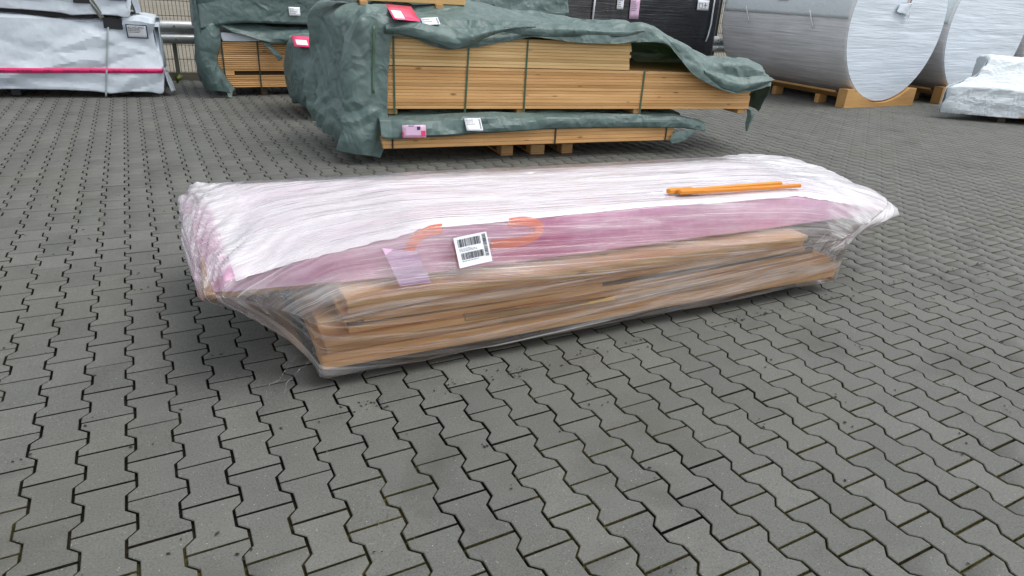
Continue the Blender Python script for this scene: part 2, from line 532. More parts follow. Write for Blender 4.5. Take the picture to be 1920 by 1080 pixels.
def wrinkle(B, infl=0.04, iters=60, inner=0.012, outer=0.05, bend=3, seed=1, pin=None):
    """Buckles a sheet that is a little too large for its shape (position-based cloth on a grid)."""
    r = np.random.default_rng(seed)
    N0 = normals(B)
    P = B.copy()
    if seed:
        U, V = arcs(B)
        P = P + N0 * (0.006 * facets(U, V, seed, 0.12, 1.6, r.uniform(-1, 1)) + 0.0015 * r.normal(size=U.shape))[..., None]
    k = bend
    S = [((slice(0, -1), slice(None)), (slice(1, None), slice(None)), 0.9), ((slice(None), slice(0, -1)), (slice(None), slice(1, None)), 0.9),
         ((slice(0, -1), slice(0, -1)), (slice(1, None), slice(1, None)), 0.5), ((slice(1, None), slice(0, -1)), (slice(0, -1), slice(1, None)), 0.5),
         ((slice(0, -k), slice(None)), (slice(k, None), slice(None)), 0.35), ((slice(None), slice(0, -k)), (slice(None), slice(k, None)), 0.35)]
    R = [np.linalg.norm(B[b] - B[a], axis=-1) * (1 + infl) for a, b, _ in S]
    for it in range(iters):
        for (a, b, w_), L0 in zip(S, R):
            D = P[b] - P[a]
            l = np.sqrt((D * D).sum(-1)) + 1e-9
            C = D * (0.5 * 0.5 * w_ * (1 - L0 / l))[..., None]
            P[a] += C; P[b] -= C
        E_ = P - B
        d = (E_ * N0).sum(-1)
        T = (E_ - d[..., None] * N0) * 0.93
        d = np.where(d < -inner, -inner, np.where(d > outer, outer, d))
        if pin is not None: d = d * (1 - pin)
        P = B + T + N0 * d[..., None]
    return P


def sheet(name, rows, n, m, mat, parent, amp=0.02, scale=3.0, seed=1, smooth=2, extra=None, fine=0.3, fac=None, wr=None, dmin=-0.02, lift=0.0, sharp=13):
    B = resample(rows, n, m, smooth)
    if ((B - B.reshape(-1, 3).mean(0)) * normals(B)).sum() < 0:
        B = B[::-1].copy()
    N = normals(B)
    U, V = arcs(B)
    d = 0.35 * amp * crumple(B, seed, scale)
    for q, (cell, aspect, ang, a) in enumerate(fac or [(0.55 / scale, 1.8, 0.5, amp), (0.2 / scale, 1.5, 1.1, amp * fine)]):
        d = d + a * facets(U, V, seed * 7 + q, cell, aspect, ang)
    if extra is not None:
        d = d + extra(B)
    d = np.maximum(d + lift, dmin)
    B = B + N * d[..., None]
    if wr is not None:
        B = wrinkle(B, seed=seed + 5, **wr)
    me = grid_mesh(name, B, True)
    me.set_sharp_from_angle(angle=rad(sharp))
    o = link(name, me, mat, parent)
    mod = o.modifiers.new('thickness', 'SOLIDIFY')
    mod.thickness = 0.003
    mod.offset = -1
    return o, B


def decal(name, B, a0, a1, b0, b1, axes, mat, parent, lift=0.008, rot=0.0, depth_axis=1, n=5):
    """Flat print laid on a sheet: samples the sheet B (local coords) over a rectangle in two axes."""
    Q = B.reshape(-1, 3)
    ca, cb = (a0 + a1) / 2, (b0 + b1) / 2
    V = []
    for i in range(n):
        for j in range(n):
            x = (a0 - ca) + (a1 - a0) * i / (n - 1); y = (b0 - cb) + (b1 - b0) * j / (n - 1)
            u = ca + x * math.cos(rot) - y * math.sin(rot); v = cb + x * math.sin(rot) + y * math.cos(rot)
            d = (Q[:, axes[0]] - u) ** 2 + (Q[:, axes[1]] - v) ** 2
            k = np.argsort(d)[:14]
            dd = np.sort(Q[k, depth_axis])[:3].mean() - lift
            p = [0, 0, 0]; p[axes[0]] = u; p[axes[1]] = v; p[depth_axis] = dd
            V.append(p)
    V = np.array(V).reshape(n, n, 3)
    Af_ = np.stack([V[..., axes[0]].ravel(), V[..., axes[1]].ravel(), np.ones(n * n)], 1)
    co, *_ = np.linalg.lstsq(Af_, V[..., depth_axis].ravel(), rcond=None)
    pl = (Af_ @ co).reshape(n, n)
    V[..., depth_axis] = pl + np.minimum(0, (V[..., depth_axis] - pl).min()) * 0.8
    o = link(name, grid_mesh(name, V, True), mat, parent)
    mod = o.modifiers.new('thickness', 'SOLIDIFY'); mod.thickness = 0.0015; mod.offset = 0
    return o, V


def print_marks(name, V, rects, mat, parent, depth_axis=1, lift=0.0035):
    """Ink rectangles (u0,u1,v0,v1 in 0..1) on a decal grid V, one joined flat print."""
    n = V.shape[0]
    p00, p10, p01, p11 = V[0, 0], V[-1, 0], V[0, -1], V[-1, -1]
    vs, fs = [], []
    def at(u, v):
        x, y = u * (n - 1), v * (n - 1)
        i, j = min(int(x), n - 2), min(int(y), n - 2)
        fx, fy = x - i, y - j
        p = (V[i, j] * (1 - fx) * (1 - fy) + V[i + 1, j] * fx * (1 - fy) + V[i, j + 1] * (1 - fx) * fy + V[i + 1, j + 1] * fx * fy).copy()
        p[depth_axis] -= lift
        return p
    for (u0, u1, v0, v1) in rects:
        k = len(vs)
        vs += [at(u0, v0), at(u1, v0), at(u1, v1), at(u0, v1)]
        fs.append((k, k + 1, k + 2, k + 3))
    return link(name, pymesh(name, vs, fs), mat, parent)


def barcode(u0, u1, v0, v1, seed, vertical=False):
    r = random.Random(seed)
    out, x = [], 0.0
    L = (v1 - v0) if vertical else (u1 - u0)
    while x < L:
        wd = r.choice([0.006, 0.010, 0.016, 0.022])
        gap = r.choice([0.006, 0.010, 0.016])
        e = min(x + wd, L)
        out.append((u0, u1, v0 + x, v0 + e) if vertical else (u0 + x, u0 + e, v0, v1))
        x = e + gap
    return out


def textlines(u0, u1, v0, v1, n, seed):
    r = random.Random(seed)
    out = []
    for i in range(n):
        v = v1 - (v1 - v0) * (i + 0.5) / n
        h = (v1 - v0) / n * 0.22
        x = u0
        end = u0 + (u1 - u0) * r.uniform(0.5, 1)
        while x < end:
            wd = r.uniform(0.02, 0.08)
            out.append((x, min(x + wd, end), v - h, v + h))
            x += wd + 0.018
    return out


def text_mesh(name, txt, size, mat, parent, mw):
    cu = bpy.data.curves.new(name, 'FONT')
    cu.body = txt; cu.size = size; cu.align_x = 'CENTER'; cu.align_y = 'CENTER'; cu.extrude = 0.0006
    t = bpy.data.objects.new('tmp', cu)
    COL.objects.link(t)
    me = bpy.data.meshes.new_from_object(t.evaluated_get(bpy.context.evaluated_depsgraph_get()))
    bpy.data.objects.remove(t)
    bpy.data.curves.remove(cu)
    return link(name, me, mat, parent, mw=mw)


def ribbon(name, pts, width_vec, mat, parent, thick=0.002):
    P = np.array(pts, float)
    W = np.array(width_vec, float) / 2
    V = np.stack([P - W, P + W], 1)
    o = link(name, grid_mesh(name, V, True), mat, parent)
    mod = o.modifiers.new('thickness', 'SOLIDIFY'); mod.thickness = thick; mod.offset = 0
    return o


def tube(name, pts, r, mat, parent, k=6):
    P = np.array(pts, float)
    T = np.gradient(P, axis=0); T /= np.linalg.norm(T, axis=1, keepdims=True)
    up = np.where(np.abs(T[:, 2:3]) > 0.9, np.array([[1.0, 0, 0]]), np.array([[0, 0, 1.0]]))
    A = np.cross(T, up); A /= np.linalg.norm(A, axis=1, keepdims=True)
    Bn = np.cross(T, A)
    th = np.linspace(0, 2 * np.pi, k, endpoint=False)
    V = P[:, None] + r * (np.cos(th)[None, :, None] * A[:, None] + np.sin(th)[None, :, None] * Bn[:, None])
    return link(name, grid_mesh(name, V, True, True), mat, parent)


def project(P):
    q = (np.atleast_2d(P) - CAM_C) @ CAM_R.T
    return q[:, 0] / q[:, 2] * F_PX + 960, q[:, 1] / q[:, 2] * F_PX + 540, q[:, 2]


# ================================================================== GROUND
PU, PV, JG = 0.14334, 0.2, 0.0086
AMP = 0.0145
FENCE_Y = 9.72


def paver_outline(inset):
    g = JG / 2 + inset
    we, wn = PU / 2 + AMP - g, PU / 2 - AMP - g
    hv, a, b = PV / 2 - g, 0.064, 0.036
    k = inset * 0.4
    q = [(we, -hv), (we, -a - k), (wn, -b - k), (wn, b + k), (we, a + k), (we, hv)]
    return q + [(-x, y) for x, y in reversed(q)]


def paver_template():
    top, mid = paver_outline(0.0025), paver_outline(0.0)
    V = [(x, y, 0.0) for x, y in top] + [(x, y, -0.0028) for x, y in mid] + [(x, y, -0.03) for x, y in mid]
    F = [tuple(range(12))]
    for r in (0, 12):
        for i in range(12):
            j = (i + 1) % 12
            F.append((r + i, r + 12 + i, r + 12 + j, r + j))
    return np.array(V), F


ground = bpy.data.meshes.new('pavement')
ground.from_pydata([(-14, -7, -0.020), (26, -7, -0.020), (26, FENCE_Y, -0.020), (-14, FENCE_Y, -0.020)], [], [(0, 1, 2, 3)])
pavement = tag(link('pavement', ground, 'bed'), kind='structure')
gx_, gy_ = np.meshgrid(np.arange(-2.2, 6.2, 0.02), np.arange(-1.7, 4.6, 0.02), indexing='ij')
rb = np.random.default_rng(12)
def vnoise(x, y, f, seed):
    q = np.random.default_rng(seed).random((64, 64))
    X, Y = x * f + 100, y * f + 100
    i, j = np.floor(X).astype(int), np.floor(Y).astype(int)
    u, v = X - i, Y - j
    u, v = u * u * (3 - 2 * u), v * v * (3 - 2 * v)
    g = lambda a, b: q[(i + a) % 64, (j + b) % 64]
    return (g(0, 0) * (1 - u) + g(1, 0) * u) * (1 - v) + (g(0, 1) * (1 - u) + g(1, 1) * u) * v
nb = 0.5 * vnoise(gx_, gy_, 1.1, 1) + 0.3 * vnoise(gx_, gy_, 4.0, 2) + 0.25 * vnoise(gx_, gy_, 14.0, 3) + 0.03 * gx_
zb = -0.0185 + 0.014 * np.clip((nb - 0.60) / 0.35, 0, 1)

pavement['label'] = 'grey interlocking paved yard with mossy dark joints'
gr = bpy.data.meshes.new('gravel_ground')
gr.from_pydata([(-120, FENCE_Y, -0.02), (160, FENCE_Y, -0.02), (160, 260, -0.02), (-120, 260, -0.02)], [], [(0, 1, 2, 3)])
tag(link('gravel_ground', gr, 'gravel'), 'pale gravel ground beyond the mesh fence', kind='structure')
gr2 = bpy.data.meshes.new('outer_ground')
gr2.from_pydata([(-120, -120, -0.04), (160, -120, -0.04), (160, FENCE_Y, -0.04), (-120, FENCE_Y, -0.04)], [], [(0, 1, 2, 3)])
tag(link('outer_ground', gr2, 'concrete'), 'grey ground surrounding the paved yard', kind='structure')

TV, TF = paver_template()
ii, kk = np.meshgrid(np.arange(-48, 150), np.arange(-16, 52), indexing='ij')
cx = (ii * PU).ravel()
cy = ((kk + 0.5 * (ii % 2)) * PV + PV / 2).ravel()
keep = (cx > -5.2) & (cx < 20.5) & (cy > -2.6) & (cy < FENCE_Y - 0.08)
cx, cy = cx[keep], cy[keep]
px, py, dz = project(np.stack([cx, cy, 0 * cx], 1))
inview = (dz > 0.2) & (px > -900) & (px < 2900) & (py < 1700)
cx, cy, px, py, dz = cx[inview], cy[inview], px[inview], py[inview], dz[inview]
rg = np.random.default_rng(3)
n = len(cx)
tx, ty, rz = rg.normal(0, 0.0028, n), rg.normal(0, 0.0028, n), rg.normal(0, 0.003, n)
hz = rg.normal(0, 0.0006, n) + 0.004 * np.sin(cx * 0.9 + 1) * np.sin(cy * 0.7)
jx, jy = rg.normal(0, 0.0005, n), rg.normal(0, 0.0005, n)
under = (cx > 0.55) & (cx < 3.75) & (cy > 0.62) & (cy < 2.9)
rank = np.where((px > 0) & (px < 1920) & (py > 0) & (py < 1080) & ~under, dz, 1e3)
near = np.argsort(rank)[:300]
isnear = np.zeros(n, bool); isnear[near] = True
pm = bpy.data.meshes.new('paver')
pm.from_pydata([tuple(v) for v in TV], [], TF); pm.update()
pm.materials.append(MAT['paver']); pm.materials.append(MAT['bed'])
MI = [0] * 13 + [1] * 12
pm.polygons.foreach_set('material_index', MI)
for i in near:
    o = bpy.data.objects.new('paver', pm)
    COL.objects.link(o)
    o.parent = pavement
    o.location = (cx[i] + jx[i], cy[i] + jy[i], hz[i])
    o.rotation_euler = (tx[i], ty[i], rz[i] + (math.pi if rg.random() < 0.5 else 0))
fi = np.where(~isnear)[0]
V = np.repeat(TV[None], len(fi), 0)
c, s = np.cos(rz[fi])[:, None], np.sin(rz[fi])[:, None]
X = V[..., 0] * c - V[..., 1] * s + (cx + jx)[fi][:, None]
Y = V[..., 0] * s + V[..., 1] * c + (cy + jy)[fi][:, None]
Z = V[..., 2] + hz[fi][:, None] - V[..., 0] * ty[fi][:, None] + V[..., 1] * tx[fi][:, None]
VV = np.stack([X, Y, Z], -1).reshape(-1, 3)
me = bpy.data.meshes.new('far_pavers')
loops, starts, tot = [], [], []
base = np.array([q for f in TF for q in f])
lens = np.array([len(f) for f in TF])
L = (base[None] + (np.arange(len(fi)) * len(TV))[:, None]).ravel()
st = np.concatenate([[0], np.cumsum(np.tile(lens, len(fi)))[:-1]])
me.vertices.add(len(VV)); me.vertices.foreach_set('co', VV.ravel())
me.loops.add(len(L)); me.loops.foreach_set('vertex_index', L.astype(np.int32))
me.polygons.add(len(st)); me.polygons.foreach_set('loop_start', st.astype(np.int32))
me.polygons.foreach_set('loop_total', np.tile(lens, len(fi)).astype(np.int32))
me.materials.append(MAT['paver']); me.materials.append(MAT['bed'])
me.polygons.foreach_set('material_index', np.tile(MI, len(fi)).astype(np.int32))
me.update(calc_edges=True); me.validate()
tag(link('paver_field', me, 'paver', pavement), kind='stuff')

tag(link('joint_fill', grid_mesh('joint_fill', np.stack([gx_, gy_, zb], -1), True), 'bed', pavement), kind='stuff')

# moss and weeds in the joints, dark crumbs on the stones
def tufts(name, spots, mat, size, label, cat, blades=7, parent=None):
    r = random.Random(11)
    V, F = [], []
    for (x, y, k) in spots:
        for _ in range(blades):
            a = r.uniform(0, 6.28); l = size * k * r.uniform(0.5, 1.3); wd = l * r.uniform(0.25, 0.5)
            ox, oy = x + r.gauss(0, size * 0.8 * k), y + r.gauss(0, size * 0.8 * k)
            dx, dy = math.cos(a), math.sin(a)
            t = r.uniform(0.3, 1.0)
            b = len(V)
            V += [(ox - dy * wd, oy + dx * wd, -0.010), (ox + dy * wd, oy - dx * wd, -0.010),
                  (ox + dx * l * t + dy * wd * .6, oy + dy * l * t - dx * wd * .6, -0.006 + l * 0.9), (ox + dx * l * 1.5 * t, oy + dy * l * 1.5 * t, -0.006 + l * 0.7)]
            F += [(b, b + 1, b + 2), (b, b + 2, b + 3)]
    o = link(name, pymesh(name, V, F), mat, parent)
    return tag(o, label, cat, kind='stuff')


r = random.Random(5)
spots = []
for _ in range(1500):
    i = r.randrange(-12, 46); k = r.randrange(-10, 24)
    v = k * PV
    if r.random() < 0.45:
        x, y = (i + r.uniform(-0.45, 0.45)) * PU, v + 0.1 * (i % 2)
    else:
        q = r.uniform(0, 1); sgn = 1 if ((q * 2 + (i % 2)) % 2) < 1 else -1
        x, y = (i + 0.5) * PU + (AMP if r.random() < .5 else -AMP), v + q * PV
    x2, y2, d2 = project((x, y, 0))
    if d2[0] < 0.3 or not (-100 < x2[0] < 2000 and y2[0] < 1150): continue
    wgt = 0.25 + 0.5 * max(0, min(1, (x - 0.6) / 2.5)) + 0.25 * math.sin(x * 2.1 + y * 1.3)
    if r.random() < wgt * 0.7:
        spots.append((x, y, r.uniform(0.4, 1.0)))
tufts('joint_moss', spots, 'moss', 0.006, 'small green moss tufts in the paving joints', 'moss', 6)
V, F = [], []
for _ in range(330):
    x, y = r.uniform(-1.6, 5.2), r.uniform(-1.2, 4.0)
    if r.random() < 0.5:
        x, y = x, min(y, 0.4) if x > .4 else y
    nq = r.randint(1, 3)
    for _ in range(nq):
        ax, ay = x + r.gauss(0, 0.02), y + r.gauss(0, 0.02)
        sz = r.uniform(0.002, 0.0062); a = r.uniform(0, 6.28); b = len(V); ns = 6
        for q in range(ns):
            th = a + q * 6.283 / ns; rr = sz * r.uniform(0.5, 1.2) * (1.6 if q % 3 == 0 else 1)
            V.append((ax + math.cos(th) * rr, ay + math.sin(th) * rr, 0.0045))
        V.append((ax, ay, 0.0045 + sz * 0.7))
        F += [(b + q, b + (q + 1) % ns, b + ns) for q in range(ns)]
tag(link('ground_crumbs', pymesh('ground_crumbs', V, F), 'crumb'), 'dark crumbs of dirt scattered on the grey pavers', 'debris', kind='stuff')

# ================================================================== FENCE, GUARD RAIL, KERB
kerb = tag(link('kerb', box_mesh(40, 0.10, 0.16, 0.01), 'concrete', loc=(6, FENCE_Y + 0.04, 0.03)), 'low concrete kerb below the mesh fence', kind='structure')
soil = bpy.data.meshes.new('soil_strip')
soil.from_pydata([(-14, FENCE_Y + 0.09, 0.0), (26, FENCE_Y + 0.09, 0.0), (26, FENCE_Y + 0.75, 0.0), (-14, FENCE_Y + 0.75, 0.0)], [], [(0, 1, 2, 3)])
tag(link('soil_strip', soil, 'soil'), 'dark soil strip behind the fence', kind='structure')

rail = root('guard_rail', 'galvanised steel guard rail on posts in front of the mesh fence', 'guard rail', (0, 9.6, 0))
prof = [(0.0, 0.83), (-0.02, 0.825), (-0.055, 0.79), (-0.06, 0.735), (-0.05, 0.715), (-0.005, 0.69), (0.0, 0.67), (-0.005, 0.655), (-0.05, 0.63), (-0.06, 0.61), (-0.055, 0.555), (-0.02, 0.525), (0.0, 0.52)]
for k in range(6):
    x0, x1 = -6 + k * 4.3, -6 + (k + 1) * 4.3 + 0.0
    P = np.array([[(x0, y - 0.002 * (k % 2), z) for y, z in prof], [(x1, y - 0.002 * (k % 2), z) for y, z in prof]])
    o = link('rail_beam', grid_mesh('rail_beam', P, True), 'zinc', rail)
    o.modifiers.new('thickness', 'SOLIDIFY').thickness = 0.004
for k in range(16):
    x = -6.45 + k * 1.75
    box('post', (x + 0.02 if k != 4 else 0.64, 0.05, 0.36), (0.055, 0.10, 0.82), 'zincold', rail)
    for zz in (0.76, 0.585):
        for dx in (-0.16, 0.12):
            me = _boxes.get('bolt')
            if me is None:
                bm = bmesh.new(); bmesh.ops.create_cone(bm, cap_ends=True, segments=8, radius1=0.017, radius2=0.013, depth=0.02)
                bmesh.ops.rotate(bm, verts=bm.verts, matrix=Matrix.Rotation(rad(90), 3, 'X'))
                me = bpy.data.meshes.new('bolt'); bm.to_mesh(me); bm.free(); _boxes['bolt'] = me
            link('bolt', me, 'zincold', rail, (x + dx, -0.066, zz))

fence = root('mesh_fence', 'dark green double wire mesh fence behind the guard rail', 'fence', (0, FENCE_Y + 0.03, 0))
for k in range(10):
    x0 = -6.2 + 2.5 * k
    V, F = [], []
    def bar(a, b, rr):
        a, b = Vector(a), Vector(b); d = (b - a).normalized()
        u = d.orthogonal().normalized(); w_ = d.cross(u)
        k0 = len(V)
        for e in (a, b):
            for q in range(4):
                th = q * math.pi / 2
                V.append(tuple(e + rr * (math.cos(th) * u + math.sin(th) * w_)))
        for q in range(4):
            F.append((k0 + q, k0 + (q + 1) % 4, k0 + 4 + (q + 1) % 4, k0 + 4 + q))
    for q in range(50):
        bar((x0 + 0.04 + q * 0.05, 0, 0.06), (x0 + 0.04 + q * 0.05, 0, 1.83), 0.0042)
    for q in range(10):
        z = 0.09 + q * 0.2
        for dy in (-0.006, 0.006):
            bar((x0 + 0.02, dy, z), (x0 + 2.49, dy, z), 0.0052)
    tag(link('mesh_panel', pymesh('mesh_panel', V, F), 'wire', fence), kind='stuff')
    box('post', (x0, 0.04, 0.93), (0.045, 0.06, 1.86), 'wire', fence)

# weeds at the foot of the guard rail
def weed(x, y, hgt, nl, label, seed):
    rr = random.Random(seed)
    V, F = [], []
    for _ in range(nl):
        a = rr.uniform(0, 6.28); l = hgt * rr.uniform(0.5, 1.1); lean = rr.uniform(0.3, 0.9); wd = hgt * 0.10
        b = len(V)
        for q in range(4):
            t = q / 3
            px_, py_ = x + math.cos(a) * l * lean * t ** 1.4, y + math.sin(a) * l * lean * t ** 1.4
            z = l * (t - 0.35 * t * t)
            ww = wd * math.sin(math.pi * (0.15 + 0.8 * t))
            V += [(px_ - math.sin(a) * ww, py_ + math.cos(a) * ww, z), (px_ + math.sin(a) * ww, py_ - math.cos(a) * ww, z)]
        for q in range(3):
            F.append((b + 2 * q, b + 2 * q + 1, b + 2 * q + 3, b + 2 * q + 2))
    tag(link('weed', pymesh('weed', V, F), 'weed'), label, 'weed', 'weeds at the foot of the guard rail')
weed(0.60, 9.35, 0.16, 16, 'yellow-green weed at the foot of the guard rail post', 1)
weed(0.40, 9.55, 0.12, 14, 'small weed between white pack and guard rail post', 2)
weed(0.95, 9.62, 0.10, 12, 'small weed by the kerb beside the green tarpaulin', 3)


# ================================================================== MAIN WRAPPED PACKAGE
pk = root('wrapped_package', 'long film-wrapped package with pink sheeting over boards in the foreground', 'package', (2.0, 1.1, 0))
PK = np.array((2.0, 1.1, 0.0))
FS = -0.035


def fy(x, off=0.0):                 # line of the package's front face
    return 0.572 + off + FS * (x - 0.635)


def plank(name, x0, x1, z0, z1, off, wdt, mat, parent, origin, tilt=0.0, ang=math.atan(FS)):
    c = Vector(((x0 + x1) / 2, fy((x0 + x1) / 2, off) + wdt / 2, (z0 + z1) / 2)) - Vector(origin)
    return box(name, c, ((x1 - x0), wdt, z1 - z0 - 0.0015), mat, parent, (0, tilt, ang + random.gauss(0, 0.001)), 0.003)


rp = random.Random(4)
for x in (0.82, 1.6, 2.45, 3.28):
    box('bearer', Vector((x, fy(x, 0.10) + 0.38, 0.045)) - Vector(PK), (0.10, 0.76, 0.088), 'black', pk, (0, 0, math.atan(FS)))
# lower stack: four layers
z = 0.092
for k, h in enumerate((0.034, 0.033, 0.034, 0.033)):
    a, b = 0.60 + rp.uniform(0, 0.03), 3.50 - rp.uniform(0, 0.03)
    if k == 3:
        a, b = 0.62, 3.42
    plank('plank', a, b, z, z + h, rp.uniform(0.0, 0.010), 0.14, 'woodraw', pk, PK)
    plank('plank', a + 0.02, b - 0.02, z, z + h, 0.155, 0.68, 'woodraw', pk, PK)
    z += h
# middle layer, set back
for k, h in enumerate((0.030, 0.030)):
    plank('plank', 0.72, 3.30, z, z + h, 0.022 + 0.008 * k, 0.14, 'woodgrey' if k else 'woodraw', pk, PK)
    plank('plank', 0.74, 3.28, z, z + h, 0.19, 0.62, 'woodgrey', pk, PK)
    z += h
plank('plank', 1.20, 1.96, 0.196, 0.222, -0.006, 0.03, 'woodpale', pk, PK, 0.03)
plank('plank', 0.78, 1.9, 0.262, 0.284, 0.018, 0.06, 'woodraw', pk, PK, 0.012)
# upper stack
for k, h in enumerate((0.030, 0.030, 0.030)):
    a, b = 0.69 + rp.uniform(0, 0.03), 3.2 - rp.uniform(0, 0.03)
    plank('plank', a, b, z, z + h, rp.uniform(0.0, 0.012), 0.145, 'woodraw' if k < 2 else 'woodpale', pk, PK)
    plank('plank', a + 0.02, b - 0.02, z, z + h, 0.16, 0.66, 'woodraw', pk, PK)
    z += h
# base board of the pink pack
bb = pymesh('base_board', np.array([(0.235, 0.775, .376), (4.00, 0.62, .376), (4.05, 1.60, .376), (0.30, 1.88, .376),
                                    (0.235, 0.775, .394), (4.00, 0.62, .394), (4.05, 1.60, .394), (0.30, 1.88, .394)]) - PK,
            [(3, 2, 1, 0), (4, 5, 6, 7), (0, 1, 5, 4), (1, 2, 6, 5), (2, 3, 7, 6), (3, 0, 4, 7)])
link('base_board', bb, 'cradle', pk)


def hull_sheet(pts, nx, nm, drop_bottom=None, smooth=1, shift=0.0):
    """Taut skin round a set of points: slices of their convex hull along x."""
    bm = bmesh.new()
    for p in pts: bm.verts.new(p)
    res = bmesh.ops.convex_hull(bm, input=bm.verts[:])
    bad = list({v for v in res['geom_interior'] + res['geom_unused'] if isinstance(v, bmesh.types.BMVert)})
    bmesh.ops.delete(bm, geom=bad, context='VERTS')
    E = np.array([[tuple(e.verts[0].co), tuple(e.verts[1].co)] for e in bm.edges])
    bm.free()
    x0, x1 = E[..., 0].min(), E[..., 0].max()
    t = np.linspace(0, 1, nx)
    t = t + 0.0 * t
    t = 0.5 - 0.5 * np.cos(np.pi * (0.85 * t + 0.075)); t = (t - t[0]) / (t[-1] - t[0])
    xs = x0 + (x1 - x0) * (0.0015 + 0.997 * t)
    out = []
    th = np.linspace(-np.pi, np.pi, nm, endpoint=False) + shift
    for x in xs:
        a, b = E[:, 0], E[:, 1]
        lo = np.where((a[:, 0] <= b[:, 0])[:, None], a, b); hi = np.where((a[:, 0] <= b[:, 0])[:, None], b, a)
        k = (lo[:, 0] < x) & (hi[:, 0] >= x)
        f = ((x - lo[k, 0]) / (hi[k, 0] - lo[k, 0]))[:, None]
        q = (lo[k] + f * (hi[k] - lo[k]))[:, 1:]
        c = (q.min(0) + q.max(0)) / 2
        d = (q - c) * np.array([1.0, 2.4])
        ang = np.arctan2(d[:, 1], d[:, 0])
        o = np.argsort(ang); q = d[o]
        q2 = np.vstack([q, q[:1]]); 
        # ray cast
        ring = []
        for w_ in th:
            dx, dy = math.cos(w_), math.sin(w_)
            best = 0.0
            p, r2 = q2[:-1], q2[1:] - q2[:-1]
            den = dx * r2[:, 1] - dy * r2[:, 0]
            with np.errstate(divide='ignore', invalid='ignore'):
                tt = (p[:, 0] * r2[:, 1] - p[:, 1] * r2[:, 0]) / den
                ss = (p[:, 0] * dy - p[:, 1] * dx) / den
            ok = (tt > 0) & (ss >= -1e-6) & (ss <= 1 + 1e-6) & np.isfinite(tt)
            if ok.any(): best = tt[ok].max()
            ring.append((x, c[0] + dx * best, c[1] + dy * best / 2.4))
        out.append(ring)
    A = np.array(out)
    for _ in range(smooth):
        Bq = A.copy()
        A = 0.5 * A + 0.25 * (np.roll(Bq, 1, 1) + np.roll(Bq, -1, 1))
        Bq = A.copy()
        A[1:-1] = 0.5 * A[1:-1] + 0.25 * (Bq[2:] + Bq[:-2])
    return A


def ring_normals(A):
    a = np.gradient(A, axis=0); b = np.roll(A, -1, 1) - np.roll(A, 1, 1)
    nn = np.cross(b, a); nn /= (np.linalg.norm(nn, axis=-1, keepdims=True) + 1e-9)
    c = A.mean(axis=1, keepdims=True)
    if ((A - c) * nn).sum() < 0: nn = -nn
    return nn


PINK = [(.25, .765, .385), (.30, .752, .462), (.25, 1.76, .385), (.35, 1.74, .49), (.33, 1.93, .39), (.42, 1.92, .497),
        (3.98, .585, .385), (3.98, .60, .42), (4.06, 1.50, .385), (4.06, 1.50, .48), (4.02, 1.62, .39), (4.0, 1.62, .49), (4.0, 1.30, .51), (3.98, 1.0, .515), (3.97, .74, .46),
        (1.06, .655, .39), (1.08, .665, .608), (2.2, .625, .60), (3.16, .60, .575), (3.22, .575, .40), (1.1, 1.40, .60), (3.3, 1.28, .58)]
Ap = hull_sheet(PINK, 150, 160, smooth=1)
Np = ring_normals(Ap)
Ap = Ap + Np * (-0.006 + 0.0045 * crumple(Ap * np.array([0.6, 1, 1]), 21, 5.0) + 0.002 * crumple(Ap, 22, 16))[..., None]


def capped(name, A, mat, parent, keepf=None):
    n, k = A.shape[:2]
    idx = np.arange(n * k).reshape(n, k); idn = np.hstack([idx, idx[:, :1]])
    F = np.stack([idn[:-1, :-1], idn[1:, :-1], idn[1:, 1:], idn[:-1, 1:]], -1).reshape(-1, 4).tolist()
    V = A.reshape(-1, 3).tolist()
    for row, cen in ((0, A[0].mean(0)), (n - 1, A[-1].mean(0))):
        V.append(cen.tolist()); c_ = len(V) - 1
        for i in range(k):
            F.append((int(idx[row, i]), int(idx[row, (i + 1) % k]), c_))
    if keepf is not None:
        Va = np.array(V)
        F = [f for f in F if keepf(Va[list(f)])]
    me = pymesh(name, V, F, True)
    bm = bmesh.new(); bm.from_mesh(me)
    bmesh.ops.recalc_face_normals(bm, faces=bm.faces[:])
    top = max(bm.faces, key=lambda f: f.calc_center_median().z)
    if top.normal.z < 0: bmesh.ops.reverse_faces(bm, faces=bm.faces[:])
    bm.to_mesh(me); bm.free()
    me.set_sharp_from_angle(angle=rad(22))
    return link(name, me, mat, parent)


capped('pink_sheeting', Ap - PK, 'pink', pk)
# added white sheet: sky reflection off the film, painted over the pink pack's top
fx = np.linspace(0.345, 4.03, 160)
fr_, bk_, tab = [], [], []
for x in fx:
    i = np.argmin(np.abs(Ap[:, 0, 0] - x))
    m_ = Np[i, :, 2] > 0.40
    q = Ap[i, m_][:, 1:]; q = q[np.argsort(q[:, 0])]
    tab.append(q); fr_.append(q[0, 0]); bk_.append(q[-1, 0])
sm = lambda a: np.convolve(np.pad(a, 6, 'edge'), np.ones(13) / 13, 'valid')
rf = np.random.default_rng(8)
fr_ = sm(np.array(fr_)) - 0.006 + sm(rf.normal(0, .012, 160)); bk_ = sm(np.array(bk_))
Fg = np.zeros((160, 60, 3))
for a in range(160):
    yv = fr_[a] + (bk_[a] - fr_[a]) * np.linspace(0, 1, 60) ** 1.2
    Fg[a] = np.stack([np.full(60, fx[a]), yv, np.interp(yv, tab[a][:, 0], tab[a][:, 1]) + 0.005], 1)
link('sky_sheen_sheet', grid_mesh('sky_sheen_sheet', Fg - PK, True), 'skysheen', pk)

